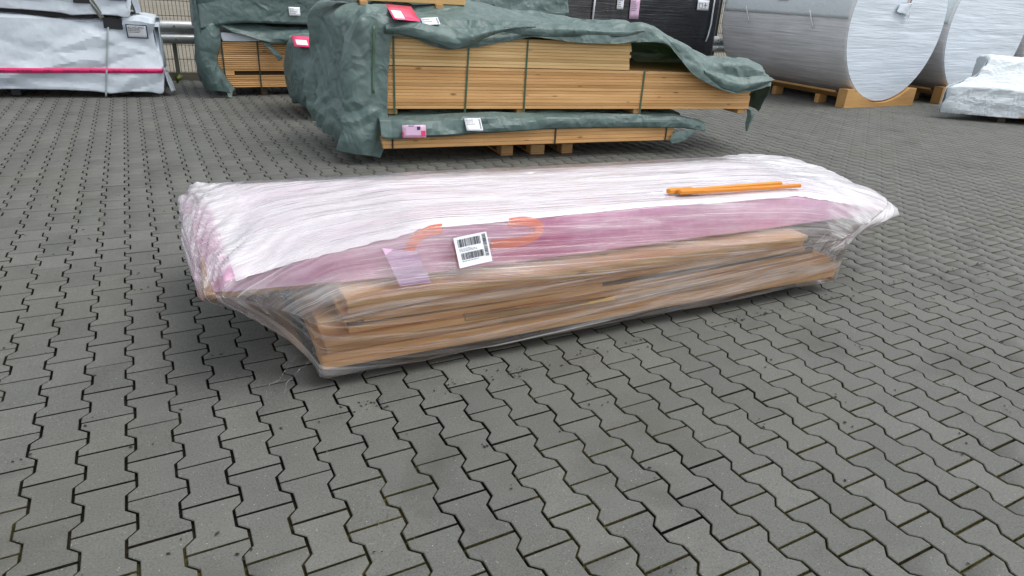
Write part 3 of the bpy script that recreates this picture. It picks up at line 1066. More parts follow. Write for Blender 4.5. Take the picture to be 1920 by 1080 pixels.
# ribbons and paper under the film, on the pink front
def pf(x, z, lift=0.004):           # point on the pink front face
    q = Ap.reshape(-1, 3)
    d = (q[:, 0] - x) ** 2 + (q[:, 2] - z) ** 2 + 10 * (q[:, 1] > 1.0)
    p = q[np.argmin(d)]
    return (x - PK[0], p[1] - lift - PK[1], z)
def frontribbon(name, xz, wd, mat):
    P = np.array([pf(x, z) for x, z in xz])
    T = np.gradient(P[:, [0, 2]], axis=0); T /= np.linalg.norm(T, axis=1, keepdims=True)
    Nn = np.stack([-T[:, 1], 0 * T[:, 0], T[:, 0]], 1) * wd / 2
    return link(name, grid_mesh(name, np.stack([P - Nn, P + Nn], 1), True), mat, pk)
def arc(pts, n=24):
    P = np.array(pts, float)
    s = np.linspace(0, len(P) - 1, n); i = np.clip(s.astype(int), 0, len(P) - 2); f = (s - i)[:, None]
    p0 = P[np.maximum(i - 1, 0)]; p1 = P[i]; p2 = P[i + 1]; p3 = P[np.minimum(i + 2, len(P) - 1)]
    return 0.5 * (2 * p1 + (p2 - p0) * f + (2 * p0 - 5 * p1 + 4 * p2 - p3) * f ** 2 + (3 * p1 - p0 - 3 * p2 + p3) * f ** 3)
frontribbon('red_ribbon', arc([(1.00, .505), (1.02, .55), (1.08, .585), (1.14, .59)]), 0.045, 'redribbon')
frontribbon('red_ribbon', arc([(1.36, .50), (1.50, .495), (1.58, .52), (1.585, .56), (1.52, .585), (1.44, .585)]), 0.042, 'redribbon')

# stretch film round everything
FILM = [tuple(p) for p in (np.array(PINK))] + [
    (0.215, 0.76, .38), (0.218, 0.765, .44), (.205, 1.74, .488), (.30, 1.95, .50), (4.10, .56, .385), (4.07, .60, .43), (4.12, 1.50, .40), (4.09, 1.52, .485), (4.03, 1.65, .50), (4.08, 1.35, .53), (4.05, 1.06, .53), (4.04, .74, .48),
    (0.598, fy(.6, .0), .045), (0.598, fy(.6, -.004), .227), (3.505, fy(3.5, .0), .060), (3.505, fy(3.5, -.004), .228),
    (0.598, 1.40, .05), (3.505, 1.32, .065), (0.69, fy(.69, -.003), .379), (3.2, fy(3.2, -.003), .377)]
Aq = hull_sheet(FILM, 240, 220, smooth=1)
Nq = ring_normals(Aq)
strand = np.stack([Aq[..., 0] * 0.35, Aq[..., 1] * 3, Aq[..., 2] * 5 + Aq[..., 0] * 0.25], -1)
dq = 0.004 + 0.0018 * crumple(strand, 31, 4.0) + 0.0012 * crumple(strand, 32, 9.0)
# the film sags inwards between the overhanging pink pack and the boards at both ends
xs_, zs_ = Aq[..., 0], Aq[..., 2]
sagL = np.clip((0.62 - xs_) / 0.4, 0, 1) * np.clip((0.40 - zs_) / 0.15, 0, 1)
sagR = np.clip((xs_ - 3.5) / 0.5, 0, 1) * np.clip((0.36 - zs_) / 0.2, 0, 1)
dq = dq - 0.03 * np.sin(np.pi * np.clip(sagL, 0, 1)) - 0.05 * np.sin(np.pi * np.clip(sagR, 0, 1))
endL = np.clip((0.30 - xs_) / 0.08, 0, 1)
rum = np.clip((0.50 - xs_) / 0.22, 0, 1) * (zs_ > 0.36)
dq = dq + rum * 0.018 * np.abs(crumple(Aq, 41, 5.0)) + rum * 0.006 * crumple(Aq, 42, 14.0)
dq = dq - 0.008 * endL * (0.5 + 0.5 * np.sin(Aq[..., 1] * 9.0)) * (zs_ > 0.37)
sg = np.linalg.norm(np.diff(Aq, axis=1), axis=-1)
av = np.concatenate([np.zeros((len(Aq), 1)), np.cumsum(sg, 1)], 1)
endm = np.clip((0.55 - xs_) / 0.2, 0, 1) + np.clip((xs_ - 3.45) / 0.25, 0, 1)
dq = dq + (0.004 + 0.010 * endm) * facets(xs_, av, 61, 0.075, 3.5, 0.12) + (0.0018 + 0.004 * endm) * facets(xs_, av, 62, 0.035, 3.0, -0.2)
Aq2 = Aq + Nq * dq[..., None]
gz = np.clip((Aq2[..., 2] - 0.08) / 0.30, 0, 1)
Aq2[..., 0] = np.where(Aq2[..., 0] > 3.52, 3.52 + (Aq2[..., 0] - 3.52) * gz ** 1.5, Aq2[..., 0])
Aq2[..., 0] = np.where(Aq2[..., 0] < 0.59, 0.59 + (Aq2[..., 0] - 0.59) * gz ** 0.45, Aq2[..., 0])
seg = np.linalg.norm(np.diff(Aq, axis=1), axis=-1)
arcv = np.concatenate([np.zeros((len(Aq2), 1)), np.cumsum(seg, 1)], 1)
arcv = arcv - arcv[:, [100]]
ker = np.hanning(31); ker /= ker.sum()
arcv = np.stack([np.convolve(np.pad(arcv[:, q], 15, 'edge'), ker, 'valid') for q in range(arcv.shape[1])], 1)
film = capped('stretch_film', Aq2 - PK, 'film', pk, lambda q: not (q[:, 2].max() < 0.075 and abs(np.ptp(q[:, 2])) < 0.012 and q[:, 1].mean() + PK[1] > 0.64))
me = film.data
att = me.attributes.new('strand', 'FLOAT_VECTOR', 'POINT')
X_, Z_ = Aq2[..., 0], Aq2[..., 2]
dens = np.clip((X_ - 3.35) / 0.4, 0, 1) * np.clip(0.45 + 0.55 * (Z_ - .25) / .15, 0.3, 1) + 0.6 * np.clip((0.52 - X_) / 0.15, 0, 1) * np.clip((X_ - 0.24) / 0.10, 0.35, 1) * np.clip(0.25 + (Aq2[..., 1] - 0.78) / 0.08, 0.25, 1)
uv = np.stack([Aq2[..., 0], arcv, dens], -1).reshape(-1, 3)
uv = np.vstack([uv, [[Aq2[0, 0, 0], 0, 0], [Aq2[-1, 0, 0], 0, 0]]])[:len(me.vertices)]
att.data.foreach_set('vector', uv.astype(np.float32).ravel())
# loose film tail below the left end
rt = random.Random(9)
for q in range(2):
    x, y, zz = 0.46 + rt.uniform(0, .14), 0.63 + rt.uniform(-.04, .06), 0.17 + rt.uniform(-.03, .03)
    pts = [(x - 0.018 * j + 0.01 * math.sin(j * 1.7 + q), y - 0.006 * j + 0.012 * math.sin(j * 2 + q), zz - 0.014 * j + 0.012 * math.sin(j * 1.3 + q * 2)) for j in range(9)]
    tube('film_strand', np.array(pts) - PK, 0.0009, 'film', pk, 4)

# barcode label on the film front
lx, lz = 1.250, 0.508
Qf = Aq2.reshape(-1, 3)
def filmpt(x, z):
    d = (Qf[:, 0] - x) ** 2 + (Qf[:, 2] - z) ** 2 + 10 * (Qf[:, 1] > 0.9)
    i = np.argsort(d)[:6]
    return Qf[i, 1].mean()
LW, LH, la = 0.150, 0.114, rad(4)
V = np.zeros((5, 5, 3))
ym = np.mean([filmpt(lx + dx, lz + dz_) for dx in (-.07, 0, .07) for dz_ in (-.05, .05)])
slope = (filmpt(lx, lz + .05) - filmpt(lx, lz - .05)) / .1
for i in range(5):
    for j in range(5):
        a, b = (i / 4 - .5) * LW, (j / 4 - .5) * LH
        x, z_ = lx + a * math.cos(la) - b * math.sin(la), lz + a * math.sin(la) + b * math.cos(la)
        V[i, j] = (x, ym + FS * (x - lx) + slope * (z_ - lz) - 0.012 + 0.003 * math.sin(3 * a / LW + 1), z_)
V = V - PK
o = link('barcode_label', grid_mesh('barcode_label', V, True), 'paper', pk)
o['label'] = 'white barcode label stuck to the film'
bars = barcode(.09, .78, .66, .92, 1) + barcode(.12, .80, .24, .46, 2) + barcode(.84, .95, .22, .96, 3, True)
print_marks('barcode_print', V, bars, 'ink', o, 1, 0.0015)
print_marks('small_print', V, textlines(.10, .7, .50, .62, 3, 4) + textlines(.12, .75, .17, .22, 1, 5), 'greyink', o, 1, 0.0015)
# lilac sheet behind the film, left of the label
lil = np.array([(0.880, filmpt(.88, .53) + .004, .545), (0.925, filmpt(.92, .40) + .004, .405), (1.055, filmpt(1.05, .40) + .004, .405), (1.015, filmpt(1.0, .53) + .004, .520)]) - PK
o = link('paper_sheet', pymesh('paper_sheet', lil, [(0, 1, 2, 3)]), 'lilac', pk)

# orange wooden sticks on top
def topz(x, y):
    d = (Qf[:, 0] - x) ** 2 + (Qf[:, 1] - y) ** 2 + 10 * (Qf[:, 2] < 0.42)
    return Qf[np.argsort(d)[:4], 2].max()
def stick(x0, y0, x1, y1, wd, h, label, block=False):
    z0, z1 = topz(x0, y0) + 0.006, topz(x1, y1) + 0.006
    zz = max((z0 + z1) / 2, topz((x0 + x1) / 2, (y0 + y1) / 2) + .004)
    L_ = math.hypot(x1 - x0, y1 - y0)
    rt_ = root('orange_stick', label, 'stick', ((x0 + x1) / 2, (y0 + y1) / 2, zz), math.atan2(y1 - y0, x1 - x0), 'orange sticks on the wrapped package')
    rt_.rotation_euler[1] = -math.atan2(z1 - z0, L_)
    box('shaft', (0.05 if block else 0, 0, h / 2), (L_ - (0.1 if block else 0), wd, h), 'orange', rt_, bev=0.004)
    if block:
        box('head', (-L_ / 2 + 0.07, 0, h / 2 + 0.003), (0.16, wd * 1.5, h * 1.25), 'orange', rt_, bev=0.005)
    return rt_
stick(2.44, 0.715, 3.29, 0.685, 0.022, 0.018, 'front orange wooden stick with a blunt block head lying on the package', True)
stick(2.40, 0.748, 3.20, 0.742, 0.023, 0.019, 'rear shorter orange wooden stick lying on the package', True)


# ================================================================== MIDDLE BUNDLES UNDER GREEN TARPAULIN
# lower bundle
A1 = rad(-6.06)
lowb = root('lumber_bundle', 'low lumber bundle under green tarpaulin, resting on a pallet beneath a taller bundle', 'lumber bundle', (1.94, 3.97, 0), A1, 'lumber bundles under green tarpaulin')
rl = random.Random(6)
z = 0.146
for k in range(4):
    h = 0.036
    box('plank', (1.535 + rl.uniform(-.01, .01), 0.07 + rl.uniform(0, .006), z + h / 2), (3.07, 0.14, h - 0.001), 'wood', lowb)
    box('plank', (1.53, 0.53, z + h / 2), (3.05, 0.76, h - 0.001), 'wood', lowb)
    z += h
for s_ in (0.09, 1.69, 2.97):
    box('strap', (s_, -0.0025, 0.225), (0.016, 0.003, 0.16), 'strapdark', lowb, bev=0)
hem = [(-.02, .255), (.12, .245), (.35, .252), (.7, .262), (1.2, .285), (1.7, .297), (2.2, .293), (2.7, .288), (3.02, .283), (3.16, .275), (3.30, .262), (3.44, .235)]
rows = []
for s_, hz_ in hem:
    e_ = max(0, (s_ - 3.05) / 0.4)
    tz = 0.405 - 0.10 * e_
    rows.append([(s_, -.028, hz_), (s_, -.035, hz_ + .5 * (tz - hz_)), (s_, -.012, tz - .008), (s_, .10, tz + .006), (s_, .5, tz + .008), (s_, .9, tz), (s_, .94, .25)])
ot, Bt = sheet('tarpaulin', rows, 170, 60, 'tarp', lowb, 0.006, 4.0, 3, fac=[(.10, 6, .08, .030), (.08, 4, -.3, .012)], dmin=-.012, lift=.008, sharp=16)
# torn flap hanging at the right end
rows = [[(3.02, -.03, .20), (3.06, -.035, .235), (3.2, -.035, .255), (3.32, -.03, .262)], [(3.0, -.045, .15), (3.05, -.05, .175), (3.2, -.05, .20), (3.3, -.045, .225)], [(3.03, -.05, .12), (3.08, -.05, .125), (3.18, -.05, .15), (3.26, -.045, .19)]]
sheet('tarpaulin_flap', rows, 20, 24, 'tarp', lowb, 0.006, 8, 5)
rows = [[(3.30, .0, .255), (3.38, .0, .26), (3.46, .0, .25)], [(3.33, .15, .24), (3.42, .15, .24), (3.47, .12, .22)], [(3.33, .35, .22), (3.42, .35, .22), (3.45, .35, .2)]]
sheet('dark_underside', rows, 16, 16, 'black', lowb, 0.010, 8, 6)  # black sheet added for the dark underside of the drooping tarpaulin end
o, V = decal('paper_label', Bt, .75, .905, .312, .408, (0, 2), 'paper', lowb, 0.022)
print_marks('label_print', V, textlines(.1, .75, .62, .92, 2, 8) + textlines(.1, .8, .45, .6, 1, 9) + barcode(.84, .94, .15, .92, 4, True), 'greyink', o, 1)
o, V = decal('document_pouch', Bt, .165, .375, .258, .365, (0, 2), 'palepink', lowb, 0.022)
print_marks('pouch_stripe', V, [(.78, .98, .12, .55), (.0, .06, .1, .5), (.1, .9, .0, .05)], 'pouch', o, 1)
print_marks('pouch_paper', V, [(.15, .78, .2, .92)], 'lilac', o, 1, 0.004)
print_marks('pouch_print', V, [(.62, .75, .62, .88), (.25, .5, .92, .97)], 'blueink', o, 1, 0.006)

# pallet
pal = root('wooden_pallet', 'wooden pallet with three visible blocks under the low lumber bundle', 'pallet', (3.55, 3.985, 0), A1)
for i, bx in enumerate((-0.33, 0.0, 0.33)):
    bw = 0.125 if i != 1 else 0.15
    for by in (0.07, 0.6, 1.13):
        box('block', (bx, by, 0.061), (bw, 0.13, 0.078), 'pallet', pal)
    box('bottom_board', (bx, 0.6, 0.011), (bw, 1.2, 0.021), 'pallet', pal)
for by in (0.07, 0.6, 1.13):
    box('stringer_board', (0, by, 0.1115), (0.8, 0.13, 0.021), 'pallet', pal)
for bx in (-0.33, -0.17, 0.0, 0.17, 0.33):
    box('deck_board', (bx, 0.6, 0.1335), (0.12, 1.2, 0.021), 'pallet', pal)

# upper bundle
A2 = rad(-9.3)
upb = root('lumber_bundle', 'tall stepped lumber bundle half covered by a torn green tarpaulin', 'lumber bundle', (2.04, 4.15, 0), A2, 'lumber bundles under green tarpaulin')
z = 0.462
for k in range(13):
    h = 0.0283
    a, b = rl.uniform(-.008, .008), 3.88 + rl.uniform(-.012, .012)
    box('plank', ((a + b) / 2, 0.06 + rl.uniform(0, .005), z + h / 2), (b - a, 0.12, h - 0.0010), 'wood', upb, bev=0.0035)
    box('plank', ((a + b) / 2, 0.55, z + h / 2), (b - a - .02, 0.84, h - 0.002), 'wood', upb)
    z += h
z += 0.006
for k in range(9):
    h = 0.0283
    a, b = rl.uniform(0, .012), 2.39 + rl.uniform(-.012, .012)
    box('plank', ((a + b) / 2, 0.06 + rl.uniform(0, .005), z + h / 2), (b - a, 0.12, h - 0.0010), 'woodpale', upb, bev=0.0035)
    box('plank', ((a + b) / 2, 0.55, z + h / 2), (b - a - .02, 0.84, h - 0.002), 'woodpale', upb)
    z += h
box('plank', (1.1, 0.62, 1.12), (2.1, 0.6, 0.06), 'woodpale', upb)
for s_ in (0.06, 1.29, 2.55, 3.82):
    for t0 in (0.02,):
        box('bearer', (s_, 0.5, 0.436), (0.085 if s_ < 3 else 0.1, 0.96, 0.048), 'pallet', upb)
for s_, zt in ((0.075, 1.09), (0.77, 1.09), (1.31, 1.09), (2.565, 0.835)):
    lean = 0.03 if s_ > .5 and s_ < 1 else 0.0
    o = box('strap', (s_ - lean, -0.003, (zt + .42) / 2), (0.017, 0.003, zt - .42), 'strap', upb, (0, lean * 1.2, 0), bev=0)
rows = [
    [(-.10, -.09, .055), (-.20, -.12, .085), (-.36, -.05, .12), (-.45, .25, .16), (-.53, .60, .19), (-.58, .95, .20), (-.40, 1.12, .25)],
    [(-.03, -.075, .25), (-.16, -.12, .26), (-.36, -.06, .28), (-.47, .25, .32), (-.57, .62, .36), (-.61, .98, .36), (-.40, 1.12, .40)],
    [(-.02, -.05, .50), (-.14, -.09, .50), (-.30, -.05, .52), (-.38, .25, .55), (-.52, .62, .55), (-.62, .95, .55), (-.4, 1.1, .55)],
    [(.00, -.04, .80), (-.12, -.08, .82), (-.28, -.04, .86), (-.36, .25, .88), (-.48, .62, .88), (-.60, .95, .88), (-.38, 1.1, .75)],
    [(.02, -.035, 1.04), (-.10, -.07, 1.10), (-.24, -.03, 1.16), (-.32, .25, 1.2), (-.44, .62, 1.2), (-.58, .95, 1.16), (-.3, 1.1, .95)],
    [(.07, -.04, 1.10), (-.01, -.05, 1.17), (-.10, .0, 1.27), (-.14, .25, 1.30), (-.2, .62, 1.31), (-.4, .95, 1.30), (-.2, 1.1, 1.0)],
    [(.22, -.05, 1.075), (.2, -.04, 1.14), (.17, .06, 1.24), (.15, .3, 1.27), (.14, .62, 1.28), (.1, .95, 1.27), (.1, 1.1, 1.0)],
    [(.38, -.055, 1.02), (.38, -.05, 1.10), (.38, .05, 1.20), (.38, .3, 1.26), (.38, .62, 1.275), (.38, .95, 1.26), (.38, 1.1, 1.0)],
    [(.55, -.06, .985), (.55, -.05, 1.07), (.55, .05, 1.18), (.55, .3, 1.255), (.55, .62, 1.27), (.55, .95, 1.26), (.55, 1.1, 1.0)],
    [(.80, -.055, 1.01), (.80, -.05, 1.08), (.80, .05, 1.18), (.80, .3, 1.25), (.80, .62, 1.265), (.8, .95, 1.26), (.8, 1.1, 1.0)],
    [(1.05, -.05, 1.06), (1.05, -.05, 1.11), (1.05, .05, 1.19), (1.05, .3, 1.25), (1.05, .62, 1.27), (1.05, .95, 1.27), (1.05, 1.1, 1.0)],
    [(1.32, -.05, 1.115), (1.32, -.04, 1.15), (1.32, .06, 1.20), (1.32, .3, 1.26), (1.32, .62, 1.28), (1.32, .95, 1.28), (1.32, 1.1, 1.0)],
    [(1.70, -.04, 1.095), (1.70, -.04, 1.15), (1.70, .06, 1.20), (1.7, .3, 1.24), (1.7, .62, 1.25), (1.7, .95, 1.25), (1.7, 1.1, 1.0)],
    [(2.10, -.04, 1.095), (2.10, -.04, 1.14), (2.10, .06, 1.21), (2.1, .3, 1.23), (2.1, .62, 1.23), (2.1, .95, 1.24), (2.1, 1.1, 1.0)],
    [(2.40, -.05, 1.11), (2.42, -.05, 1.16), (2.43, .0, 1.235), (2.43, .3, 1.20), (2.45, .62, 1.19), (2.45, .95, 1.18), (2.45, 1.1, 1.0)],
    [(2.66, -.06, 1.07), (2.62, -.03, 1.13), (2.62, .02, 1.165), (2.66, .3, 1.12), (2.7, .62, 1.11), (2.7, .95, 1.09), (2.7, 1.1, .9)],
    [(2.90, -.07, .90), (2.86, -.05, .97), (2.84, .02, 1.06), (2.88, .3, 1.04), (2.95, .62, 1.02), (3.0, .95, 1.0), (3.0, 1.1, .8)],
    [(3.10, -.06, .80), (3.12, -.06, .86), (3.12, .02, .965), (3.15, .3, .97), (3.2, .62, .96), (3.25, .95, .93), (3.25, 1.1, .75)],
    [(3.38, -.06, .69), (3.38, -.06, .77), (3.38, .02, .905), (3.4, .3, .93), (3.45, .62, .93), (3.5, .95, .91), (3.5, 1.1, .7)],
    [(3.60, -.06, .645), (3.60, -.06, .73), (3.60, .02, .885), (3.65, .3, .905), (3.7, .62, .905), (3.75, .95, .90), (3.75, 1.1, .7)],
    [(3.80, -.05, .665), (3.80, -.055, .74), (3.80, .02, .875), (3.85, .3, .89), (3.9, .62, .89), (3.95, .95, .89), (3.95, 1.1, .7)],
    [(3.99, -.04, .71), (4.00, -.04, .77), (4.00, .02, .855), (4.03, .3, .87), (4.06, .62, .87), (4.1, .95, .87), (4.1, 1.1, .7)],
    [(4.07, -.01, .70), (4.08, .0, .74), (4.09, .06, .77), (4.12, .3, .78), (4.15, .62, .78), (4.18, .95, .78), (4.15, 1.1, .65)],
    [(4.07, .04, .55), (4.09, .06, .56), (4.10, .12, .57), (4.13, .3, .58), (4.16, .62, .58), (4.18, .95, .58), (4.15, 1.1, .55)],
    [(4.02, .04, .44), (4.05, .07, .44), (4.07, .14, .45), (4.10, .3, .45), (4.13, .62, .46), (4.15, .95, .46), (4.13, 1.1, .45)],
]
def tarpfold(B):
    s_, t_, z_ = B[..., 0], B[..., 1], B[..., 2]
    cur = np.clip((-s_ - 0.02) / 0.15, 0, 1)                                     # hanging end curtain: vertical folds
    u = t_ * 1.0 - s_ * 1.2
    v = 0.012 * (np.abs(((u * 3.1 + 0.5 * np.sin(z_ * 2.3) + 0.2) % 1) * 2 - 1) - 0.5) + 0.004 * (np.abs(((u * 7.3 + 0.9 * z_ + .3 * np.sin(z_ * 6)) % 1) * 2 - 1) - .5)
    lowcr = np.exp(-((z_ - 0.42) / 0.14) ** 2) * 0.03 * (np.abs(((z_ * 6 + u * 1.1 + .5 * np.sin(u * 5.3)) % 1) * 2 - 1) - 0.5)
    top = np.clip((s_ + 0.0) / 0.2, 0, 1)
    hfold = 0.010 * (np.abs(((z_ * 7.5 + t_ * 2.2 + 0.35 * np.sin(s_ * 2.1) - .25 * s_) % 1) * 2 - 1) - 0.5)
    return cur * (v + lowcr) + top * hfold
ot, Bu = sheet('tarpaulin', rows, 420, 150, 'tarp', upb, 0.010, 2.7, 12, 1, tarpfold, fac=[(.21, 5.0, .10, .075), (.11, 4.5, -.28, .038), (.09, 3.0, .5, .016)], dmin=-.03, lift=.015, sharp=16)
def flap(pts_top, pts_low, seed, out=.05, n=120, m=16):
    rows = []
    for a, b in zip(pts_top, pts_low):
        a, b = np.array(a), np.array(b)
        mid = (a + b) / 2 + np.array((0, -out, .01))
        rows.append([b, (b + mid) / 2 + np.array((0, -out * .2, 0)), mid, a])
    sheet('tarpaulin_fold', rows, n, m, 'tarp', upb, .004, 4, seed, 1, fac=[(.14, 2.5, .1, .016), (.06, 2, .6, .006)], sharp=12, dmin=-.01)
flap([(.0, -.09, 1.17), (.2, -.09, 1.22), (.45, -.08, 1.18), (.7, -.08, 1.17), (.95, -.07, 1.2), (1.2, -.06, 1.22), (1.35, -.05, 1.22)],
     [(-.02, -.11, 1.10), (.15, -.13, 1.10), (.36, -.13, 1.06), (.58, -.13, .995), (.86, -.11, 1.09), (1.1, -.10, 1.16), (1.33, -.08, 1.19)], 31, .05)
flap([(1.1, -.05, 1.22), (1.5, -.05, 1.235), (1.9, -.04, 1.225), (2.25, -.04, 1.225), (2.45, -.05, 1.22)],
     [(1.0, -.08, 1.15), (1.45, -.10, 1.13), (1.9, -.09, 1.14), (2.2, -.09, 1.15), (2.46, -.08, 1.19)], 32, .035)
flap([(3.15, -.06, .90), (3.4, -.06, .84), (3.65, -.06, .80), (3.9, -.06, .81), (4.06, -.05, .80)],
     [(3.2, -.10, .80), (3.42, -.12, .70), (3.62, -.12, .655), (3.88, -.11, .70), (4.07, -.08, .755)], 33, .045)
Qu = Bu.reshape(-1, 3)
def upt(s_, z_):
    d = (Qu[:, 0] - s_) ** 2 + (Qu[:, 2] - z_) ** 2 + 10 * (Qu[:, 1] > .12)
    return Qu[np.argsort(d)[:10], 1].min()
zz = np.linspace(1.16, .62, 16)
ribbon('strap', [(-.10 - .05 * (1.16 - z_), upt(-.10 - .05 * (1.16 - z_), z_) - .008, z_) for z_ in zz], (.02, 0, 0), 'strap', upb)
# rag end hanging from the right corner
rows = [[(3.86, .0, .47), (3.90, -.02, .46), (3.96, .0, .46)], [(3.89, .0, .40), (3.92, -.03, .39), (3.98, .0, .40)], [(3.90, .02, .31), (3.93, .0, .30), (3.97, .02, .32)], [(3.92, .02, .24), (3.93, .01, .22), (3.95, .02, .25)]]
sheet('tarpaulin_rag', rows, 24, 14, 'tarp', upb, 0.008, 9, 4)
o, V = decal('document_pouch', Bu, .05, .30, 1.215, 1.315, (0, 2), 'pouch', upb, 0.02, -0.06)
print_marks('pouch_paper', V, [(.08, .45, .1, .6)], 'paper', o, 1, 0.004)
o, V = decal('paper_label', Bu, .335, .50, 1.18, 1.232, (0, 2), 'paper', upb, 0.014, 0.06)
print_marks('label_print', V, textlines(.1, .75, .3, .9, 2, 18) + barcode(.85, .95, .1, .9, 14, True), 'greyink', o, 1)

tim = root('timber_block', 'pale squared timber lying on top of the tarpaulin-covered bundle', 'timber', (2.04, 4.15, 0), A2)
box('beam', (0.13, 0.62, 1.40), (1.46, 0.10, 0.13), 'woodpale', tim)
box('beam', (0.13, 0.73, 1.40), (1.46, 0.10, 0.13), 'woodpale', tim)
box('bearer', (0.6, 0.67, 1.315), (0.07, 0.3, 0.04), 'pallet', tim)
box('bearer', (-0.1, 0.67, 1.315), (0.07, 0.3, 0.04), 'pallet', tim)

# ================================================================== BACK GREEN PACKS
def curtain(B0):
    return lambda B: 0.03 * (np.abs(((B[..., 0] * 5.5 + .4 * np.sin(B[..., 2] * 4)) % 1) * 2 - 1) - .5) * np.clip((B0 - B[..., 0]) / .1, 0, 1)

bkl = root('lumber_bundle', 'lumber bundle with exposed board edges under dark green tarpaulin by the guard rail', 'lumber bundle', (1.0, 8.05, 0), 0, 'lumber bundles under green tarpaulin')
z = 0.11
for k in range(22):
    h = 0.0262
    if k in (6, 7):
        box('plank', (0.14, 0.06, z + h / 2), (0.20, 0.12, h - 0.003), 'wood', bkl, bev=0.004)
        box('plank', (2.6, 0.12, z + h / 2), (5.0, 0.10, h - 0.003), 'greytim', bkl, bev=0.004)
    else:
        box('plank', (2.6 + rl.uniform(-.01, .01), 0.06 + rl.uniform(0, .01), z + h / 2), (5.1, 0.12, h - 0.0065), 'wood', bkl, bev=0.004)
    z += h
box('plank', (2.6, 0.57, 0.40), (5.05, 0.8, 0.57), 'greytim', bkl)
for s_ in (0.12, 0.56, 1.6):
    box('strap', (s_, -0.004, 0.4), (0.018, 0.003, 0.62), 'strapdark', bkl, bev=0)
for s_ in (0.2, 0.60, 1.8, 3.4, 4.9):
    box('bearer', (s_, 0.5, 0.054), (0.08, 0.9, 0.108), 'greytim', bkl)
rows = [[(0.12, -.03, .80), (.5, -.03, .79), (1.0, -.03, .78)], [(0.12, -.035, .74), (.5, -.035, .73), (.8, -.035, .715)], [(.14, -.03, .695), (.35, -.03, .695), (.55, -.03, .70)]]
sheet('grey_liner', rows, 10, 20, 'white', bkl, 0.004, 5, 3)
rows = [
    [(.22, -.09, .10), (.14, -.12, .06), (.0, -.14, .09), (-.10, -.02, .08), (-.14, .4, .10), (-.1, .9, .12)],
    [(.14, -.06, .25), (.08, -.13, .24), (-.03, -.14, .24), (-.14, -.02, .24), (-.16, .4, .25), (-.1, .9, .25)],
    [(.06, -.05, .45), (.02, -.11, .45), (-.06, -.12, .45), (-.16, -.02, .45), (-.18, .4, .45), (-.1, .95, .45)],
    [(.10, -.05, .65), (.05, -.10, .66), (-.05, -.11, .68), (-.14, -.02, .68), (-.16, .4, .68), (-.1, .95, .6)],
    [(.13, -.05, .84), (.08, -.07, .86), (-.02, -.08, .88), (-.10, .0, .9), (-.1, .4, .92), (-.05, .95, .8)],
    [(.18, -.06, .83), (.17, -.07, .86), (.15, -.05, .90), (.1, .05, .95), (.1, .4, .96), (.1, .95, .8)],
    [(.40, -.07, .77), (.40, -.06, .81), (.40, -.04, .85), (.4, .05, .93), (.4, .4, .95), (.4, .95, .8)],
    [(.65, -.09, .70), (.65, -.08, .75), (.65, -.06, .80), (.65, .05, .91), (.65, .4, .93), (.65, .95, .8)],
    [(.85, -.10, .70), (.85, -.12, .74), (.85, -.08, .78), (.85, .05, .90), (.85, .4, .92), (.85, .95, .8)],
    [(1.4, -.10, .70), (1.4, -.10, .74), (1.4, -.08, .79), (1.4, .05, .90), (1.4, .4, .92), (1.4, .95, .8)],
    [(5.1, -.05, .66), (5.1, -.06, .72), (5.1, -.05, .82), (5.1, .05, .90), (5.1, .4, .92), (5.1, .95, .8)],
]
sheet('tarpaulin', rows, 260, 70, 'tarpdark', bkl, 0.010, 3.4, 8, 1, curtain(.16), fac=[(.19, 4.5, .12, .065), (.12, 4, -.3, .028), (.07, 3, .6, .006)], lift=.012, sharp=16)
rows = [[(.10, -.12, .10), (.18, -.13, .09)], [(.11, -.14, .0 + .03), (.16, -.15, .02)], [(.12, -.16, .012), (.15, -.17, .010)]]
sheet('tarpaulin_tip', rows, 10, 6, 'tarp', bkl, 0.003, 9, 5)
rows = [[(.56, -.09, .74), (.63, -.09, .73)], [(.66, -.10, .64), (.72, -.10, .66)], [(.74, -.10, .55), (.80, -.10, .58)], [(.80, -.09, .46), (.86, -.09, .5)]]
sheet('tarpaulin_tear', rows, 24, 10, 'tarpdark', bkl, 0.008, 7, 9)

bku = root('tarp_pack', 'upper dark green tarpaulin pack stacked on the back lumber bundle with a white label', 'tarp pack', (1.0, 8.05, 0), 0)
for s_ in (0.35, 1.8, 3.4, 4.9):
    box('bearer', (s_, 0.5, 0.985), (0.09, 0.9, 0.05), 'greytim', bku)
box('plank', (2.65, 0.5, 1.3), (5.2, 0.86, 0.56), 'wood', bku)
rows = [
    [(-.12, -.10, .78), (-.15, .1, .80), (-.16, .5, .84), (-.1, .96, .9)],
    [(-.13, -.10, 1.0), (-.15, .1, 1.0), (-.16, .5, 1.0), (-.1, .97, 1.0)],
    [(-.10, -.08, 1.3), (-.14, .1, 1.3), (-.14, .5, 1.3), (-.1, .97, 1.3)],
    [(-.02, -.03, 1.52), (-.06, .1, 1.6), (-.06, .5, 1.62), (-.05, .9, 1.56)],
]
sheet('end_cover', rows, 40, 40, 'tarpdark', bku, 0.018, 3.4, 15)
hem = [(-.12, .84), (.05, .88), (.2, .91), (.5, .93), (1.0, .925), (2.0, .93), (3.5, .95), (5.0, 1.01), (5.3, 1.03)]
rows = [[(s_, -.05, h_), (s_, -.06, h_ + .15), (s_, -.05, 1.36), (s_, -.02, 1.56), (s_, .08, 1.61), (s_, .5, 1.63), (s_, .92, 1.6), (s_, .97, 1.1)] for s_, h_ in hem]
ob_, Bb = sheet('tarpaulin', rows, 160, 50, 'tarpdark', bku, 0.012, 2.6, 16, fac=[(.24, 6, .05, .06), (.14, 4, .3, .02)], lift=.01)
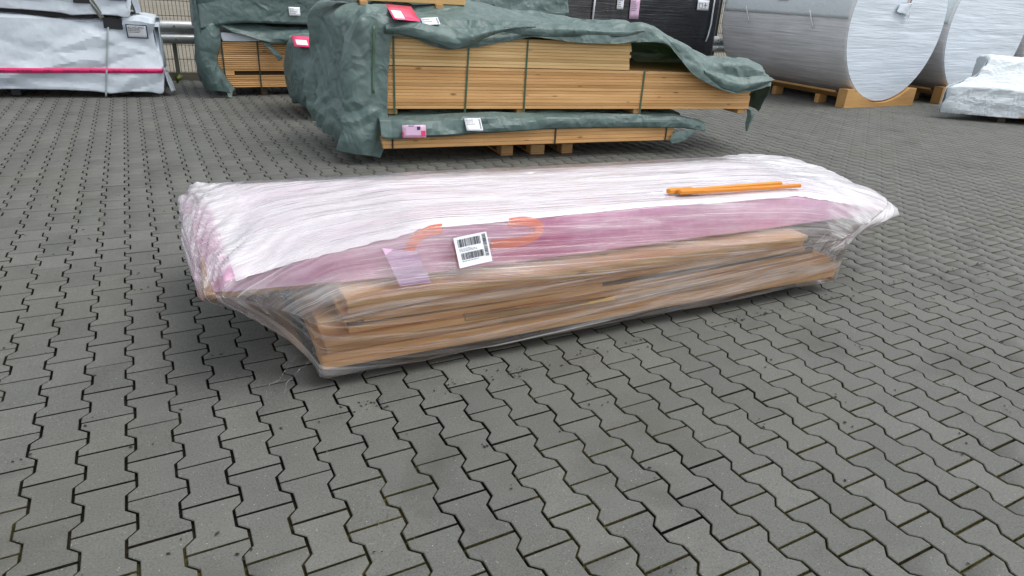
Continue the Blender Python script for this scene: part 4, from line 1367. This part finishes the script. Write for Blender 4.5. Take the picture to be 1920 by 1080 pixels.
o, V = decal('paper_label', Bb, .985, 1.13, 1.03, 1.135, (0, 2), 'paper', bku, 0.02)
print_marks('label_print', V, textlines(.1, .7, .2, .9, 4, 28), 'greyink', o, 1)
rows = [[(5.05, -.06, 1.0), (5.3, -.05, 1.05), (5.36, .3, 1.05), (5.34, .95, 1.05)], [(5.1, -.08, 1.25), (5.32, -.06, 1.25), (5.38, .3, 1.25), (5.34, .95, 1.25)], [(5.05, -.07, 1.5), (5.27, -.03, 1.52), (5.32, .3, 1.55), (5.3, .95, 1.52)]]
sheet('end_cover', rows, 30, 30, 'tarpdark', bku, 0.02, 4, 25)

# low pack between the back bundle and the middle bundles
mp = root('tarp_pack', 'low dark green tarpaulin pack with red pouch behind the tall stepped bundle', 'tarp pack', (1.72, 6.25, 0), rad(-4))
box('plank', (1.7, 0.5, 0.47), (3.0, 0.85, 0.66), 'wood', mp)
for s_ in (0.4, 1.7, 3.0):
    box('bearer', (s_, 0.5, 0.07), (0.09, 0.9, 0.14), 'greytim', mp)
rows = [
    [(.12, -.06, .06), (.06, .0, .09), (.0, .25, .12), (-.02, .6, .12), (.02, .95, .12)],
    [(.14, -.10, .12), (.02, -.05, .22), (-.05, .25, .25), (-.06, .6, .25), (.0, .97, .25)],
    [(.2, -.12, .20), (.05, -.10, .45), (-.06, .25, .5), (-.06, .6, .5), (.0, .97, .5)],
    [(.3, -.12, .18), (.15, -.08, .60), (-.02, .25, .78), (-.02, .6, .78), (.02, .97, .7)],
    [(.45, -.10, .16), (.35, -.06, .62), (.12, .10, .84), (.12, .6, .86), (.12, .97, .8)],
    [(.8, -.10, .15), (.8, -.06, .6), (.8, .03, .84), (.8, .6, .86), (.8, .97, .8)],
    [(1.5, -.08, .15), (1.5, -.06, .6), (1.5, .03, .84), (1.5, .6, .86), (1.5, .97, .8)],
    [(3.3, -.08, .15), (3.3, -.06, .6), (3.3, .03, .84), (3.3, .6, .86), (3.3, .97, .8)],
]
om, Bm = sheet('tarpaulin', rows, 120, 50, 'tarpdark', mp, 0.012, 3.0, 18, 1, fac=[(.24, 5, .1, .06), (.14, 4, -.3, .025)], lift=.01)
o, V = decal('document_pouch', Bm, -.02, .24, .79, .885, (0, 2), 'pouch', mp, 0.02)
print_marks('pouch_paper', V, [(.12, .55, .2, .65)], 'paper', o, 1, 0.004)


# ================================================================== WHITE TARPAULIN PACKS AT LEFT
WA = math.atan2(-0.21, 1.74) * 0.5
def white_pack(name, label, z0, z1, xr, seed, dz=0.0):
    rt_ = root(name, label, 'tarp pack', (xr, 8.155 + dz, 0), WA, 'white tarpaulin packs at the left')
    for s_ in (-0.45, -1.6, -2.9, -4.0):
        box('bearer', (s_, 0.55, z0 - 0.045), (0.10, 1.0, 0.088), 'black', rt_)
    box('plank', (-2.2, 0.55, (z0 + z1) / 2 + 0.01), (4.3, 0.96, z1 - z0 - 0.05), 'wood', rt_)
    def keyrow(s_, hz_, top, out=0.0):
        return [(s_, -.035 - out, hz_), (s_, -.03, hz_ + .35 * (top - hz_)), (s_, -.012, hz_ + .7 * (top - hz_)), (s_, 0.0, top - .02), (s_, .03, top), (s_, .55, top + .01), (s_, 1.05, top), (s_, 1.08, z0)]
    rws = [[(.03, .04, z0 - .03), (.035, .2, z0 - .02), (.035, .35, z0 - .02), (.035, .5, z0 - .02), (.035, .65, z0 - .02), (.035, .8, z0), (.03, 1.0, z0), (.02, 1.06, z0)],
           [(.025, .0, z0 + .3 * (z1 - z0)), (.03, .2, z0 + .3), (.03, .35, z0 + .3), (.03, .5, z0 + .3), (.03, .65, z0 + .3), (.03, .8, z0 + .3), (.025, 1.0, z0 + .3), (.02, 1.06, z0 + .3)],
           [(.015, .0, z1 - .06), (.015, .2, z1 - .05), (.015, .35, z1 - .05), (.015, .5, z1 - .05), (.015, .65, z1 - .05), (.015, .8, z1 - .05), (.015, 1.0, z1 - .05), (.01, 1.05, z1 - .05)]]
    hem = [(-.005, -.03), (-.15, -.045), (-.35, -.035), (-.55, -.05), (-.62, -.055), (-.75, -.03), (-1.1, -.01), (-1.6, .0), (-2.5, .0), (-4.4, .0)]
    rws += [keyrow(s_, z0 + h_, z1 + (-.02 if s_ > -.03 else 0), .01) for s_, h_ in hem]
    def folds(B):
        s_, z_ = B[..., 0], B[..., 2]
        f = (B[..., 1] < 0.1)
        zz = (z_ - z0) / (z1 - z0)
        q = s_ * 0.9 + (z_ - z0) * 2.6 + 0.25 * np.sin(s_ * 3.1)
        tri = np.abs(((q * 2.3) % 1) * 2 - 1) - .5
        q2 = s_ * 2.2 - (z_ - z0) * 2.0
        tri2 = np.abs(((q2 * 1.9) % 1) * 2 - 1) - .5
        left = np.clip((-s_ - .45) / .25, 0, 1)
        return f * (0.014 * left * tri * np.clip(1.05 - zz * 1.05, 0.1, 1) + 0.012 * (1 - left) * tri2 * np.clip(1.1 - zz, 0, 1))
    ow, Bw = sheet('tarpaulin', rws, 230, 90, 'white', rt_, 0.016, 1.8, seed, 1, folds, 0.15, fac=[(.17, 5, .32, .048), (.34, 3, -.25, .045), (.09, 3, .5, .008)], wr=dict(infl=.004, iters=25, outer=.03, bend=5), dmin=-.025, lift=.01)
    return rt_, Bw
w1, B1 = white_pack('white_pack', 'lower white tarpaulin pack with pink tape band standing on dark bearers', 0.105, 0.90, 0.385, 41)
# pink tape band with print
def frontline(B, s_, z_):
    Q = B.reshape(-1, 3); d = (Q[:, 0] - s_) ** 2 + (Q[:, 2] - z_) ** 2 + 10 * (Q[:, 1] > .2)
    return Q[np.argsort(d)[:10], 1].min()
ss = np.linspace(-2.6, 0.02, 60)
yy = np.array([frontline(B1, a, .325) for a in ss]); yy = np.convolve(np.pad(yy, 4, 'edge'), np.ones(9) / 9, 'valid') - 0.016
P = np.stack([ss, yy, np.full(60, .325)], 1)
o = ribbon('pink_tape', P, (0, 0, 0.056), 'tape', w1)
V, F = [], []
rr_ = random.Random(3)
x = -2.5
while x < -0.02:
    for q in range(rr_.randint(3, 6)):
        wd = rr_.uniform(.008, .03)
        i = int((x + 2.6) / 2.62 * 59); i = max(0, min(58, i))
        k0 = len(V); y_ = yy[i] - .004; hh = rr_.uniform(.004, .010)
        V += [(x, y_, .322 - hh * .5), (x + wd, y_, .322 - hh * .5), (x + wd, y_, .322 + hh), (x, y_, .322 + hh)]; F.append((k0, k0 + 1, k0 + 2, k0 + 3))
        x += wd + .008
    x += 0.11
link('tape_print', pymesh('tape_print', V, F), 'tapeink', o)
zz = np.linspace(.02, .90, 30)
xx = -.655 + (zz - .02) * .19
yy2 = np.array([frontline(B1, a, max(b, .10)) for a, b in zip(xx, zz)]) - 0.020
ribbon('strap', np.stack([xx, yy2, zz], 1), (0.020, 0, 0), 'strapgrey', w1)
box('corner_protector', (-.445, -.035, .865), (.20, .012, .125), 'black', w1, (0, rad(4), 0))
box('corner_protector', (-.445, .07, .931), (.20, .2, .012), 'black', w1)
o, V = decal('notice_label', B1, -.315, -.085, .700, .862, (0, 2), 'paper', w1, 0.018, -0.02)
print_marks('label_border', V, [(0, 1, 0, .07), (0, 1, .93, 1), (0, .05, 0, 1), (.95, 1, 0, 1)], 'blueink', o, 1)
print_marks('label_print', V, textlines(.1, .8, .38, .72, 3, 33), 'greyink', o, 1)
c0 = V.reshape(-1, 3).mean(0)
text_mesh('heading', 'ACHTUNG', 0.036, 'ink', o, Matrix.Translation((c0[0] - .005, V[..., 1].min() - .003, c0[2] + .048)) @ Matrix.Rotation(rad(90), 4, 'X'))
# hanging torn corner at the right
rows = [[(.03, .0, .35), (.05, .2, .33)], [(.05, -.02, .2), (.09, .2, .2)], [(.08, -.01, .06), (.13, .15, .05)]]
sheet('torn_corner', rows, 16, 10, 'white', w1, 0.008, 7, 6)

w2_, B2 = white_pack('white_pack', 'upper white tarpaulin pack stacked above the one with the pink band', 1.00, 1.75, 0.15, 57)
o, V = decal('notice_label', B2, -.215, -.02, 1.125, 1.26, (0, 2), 'paper', w2_, 0.018, -0.02)
print_marks('label_border', V, [(0, 1, 0, .07), (0, 1, .93, 1), (0, .05, 0, 1), (.95, 1, 0, 1)], 'blueink', o, 1)
box('gap_strip', (-2.2, .10, .955), (4.2, .05, .085), 'black', w2_)  # black strip filling the dark gap between the two stacked packs
ribbon('strap', [(-.30, -.045, .93), (-.40, -.05, 1.1), (-.52, -.05, 1.4), (-.56, -.03, 1.72)], (0.02, 0, 0), 'strapgrey', w2_)
box('corner_protector', (-.37, -.03, 1.06), (.055, .03, .30), 'zincold', w2_, (0, rad(-24), 0))
box('corner_protector', (-.49, -.045, 1.13), (.17, .012, .10), 'black', w2_)


# ================================================================== BLACK WRAPPED PACK
bp = root('black_pack', 'large black film-wrapped pack with paper labels in front of the guard rail', 'package', (8.5, 8.8, 0))
for s_ in (-1.4, 0, 1.4):
    box('bearer', (s_, .3, .05), (.1, .58, .1), 'greytim', bp)
n1, n2 = 90, 50
us = np.linspace(-1.78, 1.80, n1)
sec = [(-.0, .12), (-.02, .3), (-.025, .7), (-.02, 1.1), (-.015, 1.5), (.01, 1.85), (.06, 1.92), (.3, 1.94), (.56, 1.92), (.61, 1.8), (.62, 1.0), (.61, .12)]
rows = [[(u, y, z_) for y, z_ in sec] for u in np.linspace(-1.78, 1.80, 12)]
rows = [[(-1.80, .04 + (y - .0) * .9, .14 + (z_ - .12) * .97) for y, z_ in sec]] + rows + [[(1.82, .04 + y * .9, .14 + (z_ - .12) * .97) for y, z_ in sec]]
obk, Bk = sheet('stretch_wrap', rows, 100, 60, 'blackwrap', bp, 0.010, 2.2, 71)
box('contents', (0, .3, 1.0), (3.55, .56, 1.75), 'black', bp)
for (a, b, c_, d_, mt) in ((-.665, -.52, 1.285, 1.47, 'paper'), (-.37, -.16, 1.135, 1.50, 'lilac'), (1.22, 1.50, 1.34, 1.52, 'paper')):
    o, V = decal('paper_label', Bk, a, b, c_, d_, (0, 2), mt, bp, 0.016)
    if mt == 'lilac':
        print_marks('label_print', V, textlines(.12, .85, .35, .95, 7, 61), 'greyink', o, 1)
    elif a < 0:
        print_marks('label_print', V, textlines(.12, .85, .2, .9, 4, 62), 'greyink', o, 1)
    else:
        print_marks('label_print', V, [(.15, .45, .2, .24), (.15, .45, .66, .7), (.15, .19, .2, .7), (.41, .45, .2, .7), (.66, .72, .2, .75), (.55, .83, .45, .52)], 'greyink', o, 1)
ribbon('white_tape', [(-1.15, -.05, 1.9), (-1.16, -.05, 1.4), (-1.17, -.05, 1.0)], (.035, 0, 0), 'paper', bp)
ribbon('white_tape', [(1.62, -.05, 1.9), (1.62, -.05, 1.4), (1.63, -.05, 1.1), (1.60, -.055, .9), (1.56, -.06, .78)], (.035, 0, 0), 'paper', bp)

# ================================================================== WRAPPED BARRELS ON CRADLES
BR, BZ, BL = 1.247, 1.327, 2.75
def barrel(x, y, label, seed, detail=True):
    rt_ = root('wrapped_barrel', label, 'barrel', (x, y, 0), 0, 'wrapped barrels on wooden cradles')
    rq = random.Random(seed)
    na = 120
    th = np.linspace(0, 2 * np.pi, na, endpoint=False)
    ys = np.concatenate([[0, 0.012, 0.03], np.linspace(.1, BL - .1, 46), [BL - .03, BL - .012, BL]])
    rr = np.ones(len(ys)) * BR
    rr[[0, -1]] = BR - .02; rr[[1, -2]] = BR - .006
    A = np.stack([rr[:, None] * np.cos(th), np.repeat(ys[:, None], na, 1), BZ + rr[:, None] * np.sin(th)], -1)
    d = 0.007 * crumple(A * np.array([1, .5, 1]), seed, 1.6) + 0.005 * crumple(A * np.array([1, .12, 1]), seed + 20, 5.0)
    A[..., 0] += d * np.cos(th); A[..., 2] += d * np.sin(th)
    link('stretch_wrap', grid_mesh('stretch_wrap', A, True, True), 'silver', rt_)
    for yy_, nm in ((0.0, 'front_face'), (BL, 'back_face')):
        rad_ = np.linspace(0.0004, 1, 26)
        Fm = np.stack([(BR - .02) * rad_[:, None] * np.cos(th), np.zeros((26, na)), BZ + (BR - .02) * rad_[:, None] * np.sin(th)], -1)
        Fm[..., 1] = yy_ + (0.012 * crumple(Fm * np.array([.25, 1, 1.6]), seed + 3, 2.6) + 0.004 * crumple(Fm * np.array([.2, 1, 1.6]), seed + 4, 8.0)) * np.clip((1 - rad_[:, None]) * 6, 0, 1) + (-.004 if yy_ == 0 else .004)
        link(nm, grid_mesh(nm, Fm, True, True), 'silverface', rt_)
    # white foam blanket over the top half
    t2 = np.linspace(rad(2), rad(178), 70)
    yb = np.linspace(.03, BL - .03, 40)
    Q = np.stack([(BR + .014) * np.cos(t2)[None] + 0 * yb[:, None], yb[:, None] + 0 * t2[None], BZ + (BR + .014) * np.sin(t2)[None] + 0 * yb[:, None]], -1)
    dd = 0.008 * crumple(Q, seed + 7, 1.8)
    Q[..., 0] += dd * np.cos(t2); Q[..., 2] += dd * np.sin(t2)
    o = link('foam_blanket', grid_mesh('foam_blanket', Q, True), 'whitewrap', rt_)
    o.modifiers.new('thickness', 'SOLIDIFY').thickness = 0.02
    if detail:
        def onskin(a, y_, lift=.03): return ((BR + lift) * math.cos(rad(a)), y_, BZ + (BR + lift) * math.sin(rad(a)))
        for y_ in (2.15, .75):
            ribbon('white_strap', [onskin(a, y_ - (180 - a) * .0 + (a - 176) * -.012) for a in (174, 177, 180, 183, 186)], (0, .03, 0), 'paper', rt_)
        P = np.array([[onskin(a, y_, .033) for y_ in (1.28, 1.5)] for a in (152, 156, 160, 164, 168)])
        link('paper_label', grid_mesh('paper_label', P, True), 'lilac', rt_)
        rows = [[(-.15, -.03, 1.62), (.12, -.04, 1.66)], [(-.2, -.05, 1.52), (.14, -.05, 1.52)], [(.02, -.06, 1.5), (.16, -.05, 1.36)]]
        sheet('torn_film', rows, 14, 14, 'white', rt_, 0.02, 6, 4)
        ribbon('yellowed_tape', [(.12, -.03, 2.0), (.11, -.032, 1.7), (.12, -.032, 1.53)], (.04, 0, 0), 'cradle', rt_)
    # cradle: two saddles, side runners, feet
    for yy_ in (-.02, BL - .16):
        m_ = 40
        xs2 = np.linspace(-.93, .93, m_)
        topc = np.minimum(.30, BZ - np.sqrt(np.maximum((BR + .008) ** 2 - xs2 ** 2, 0)) + .0)
        Vv = []
        for y_ in (yy_ - .03, yy_ + .14):
            Vv += [(a, y_, .004) for a in xs2] + [(a, y_, t) for a, t in zip(xs2, topc)]
        Ff = []
        for i in range(m_ - 1):
            Ff += [(i, i + 1, m_ + i + 1, m_ + i), (2 * m_ + i + 1, 2 * m_ + i, 3 * m_ + i, 3 * m_ + i + 1), (m_ + i, m_ + i + 1, 3 * m_ + i + 1, 3 * m_ + i), (i + 1, i, 2 * m_ + i, 2 * m_ + i + 1)]
        Ff += [(0, m_, 3 * m_, 2 * m_), (m_ - 1, 3 * m_ - 1, 4 * m_ - 1, 2 * m_ - 1)]
        link('cradle_saddle', pymesh('cradle_saddle', Vv, Ff), 'cradle', rt_)
    for sx in (-1, 1):
        box('cradle_runner', (sx * .84, BL / 2 + .03, .20), (.16, BL - .34, .04), 'cradle', rt_, (0, sx * rad(-32), 0))
        for yy_ in (.55, 1.5, 2.3):
            box('cradle_foot', (sx * .78, yy_, .075), (.20, .09, .145), 'cradle', rt_)
    return rt_
barrel(11.32, 5.68, 'wrapped barrel nearest the green tarpaulin, whole pale round end showing above its cradle', 81)
barrel(14.02, 5.70, 'second wrapped barrel from the green tarpaulin, partly behind the first one', 91, False)
barrel(16.72, 5.72, 'wrapped barrel farthest right, its white blanket just showing at the frame edge', 101, False)

# ================================================================== WHITE WRAPPED PACK AT RIGHT
wa = math.atan2(-0.605, 0.796)
wp = root('white_wrapped_pack', 'low white film-wrapped pack on dark bearers at the right edge', 'package', (11.29, 4.54, 0), wa)
for s_ in (0.95, 1.7, 2.6):
    box('bearer', (s_, .75, .045), (.12, 1.3, .088), 'greytim', wp)
box('plank', (1.08, .04, .10), (.26, .10, .02), 'pallet', wp)
box('contents', (1.95, .70, .28), (1.9, 1.0, .30), 'woodgrey', wp)
OFF = [0, 0, .02, .25, .56, .76, .84, .90, .95, .95]
def wsec(s_, k=0.0, left=1.0):
    z_ = [(.0 + .06 * k, .095), (-.02 + .08 * k, .28), (.02 + .10 * k, .50 - .03 * k), (.25, .57 - .02 * k), (.5, .68 - .03 * k), (.72, .89 - .05 * k), (.95, .94 - .05 * k), (1.35, .94 - .06 * k), (1.5, .8), (1.5, .1)]
    return [(s_ + o_ * left, y, q) for o_, (y, q) in zip(OFF, z_)]
rows = [wsec(0.0, 1.0), wsec(.03, .4), wsec(.15), wsec(.6, 0, .9), wsec(1.2, 0, .7), wsec(2.0, 0, .5), wsec(2.9, 0, .1), wsec(3.0, 1.0, 0)]
sheet('stretch_wrap', rows, 150, 120, 'whitewrap', wp, 0.012, 2.3, 111, 1, lambda B: 0.010 * (np.abs(((B[..., 2] * 5 + B[..., 0] * .6) % 1) * 2 - 1) - .5), fac=[(.16, 4, .1, .020), (.1, 2, .5, .012)], wr=dict(infl=.03, bend=4, outer=.04))
bt = [(o_ - .02, y, q + .03) for o_, (y, q) in zip(OFF, [(.08, .10), (.08, .27), (.13, .45), (.27, .53), (.5, .63), (.72, .82), (.95, .88), (1.35, .87), (1.49, .78), (1.49, .1)])]
rows = [[(o_ + .004, y, .10) for o_, y, q in bt[:8]], [(o_ + .004, y, .10 + .5 * (q - .10)) for o_, y, q in bt[:8]], [(o_ + .012, y, q) for o_, y, q in bt[:8]]]
sheet('end_wrap', rows, 40, 40, 'whitewrap', wp, 0.006, 3, 112)
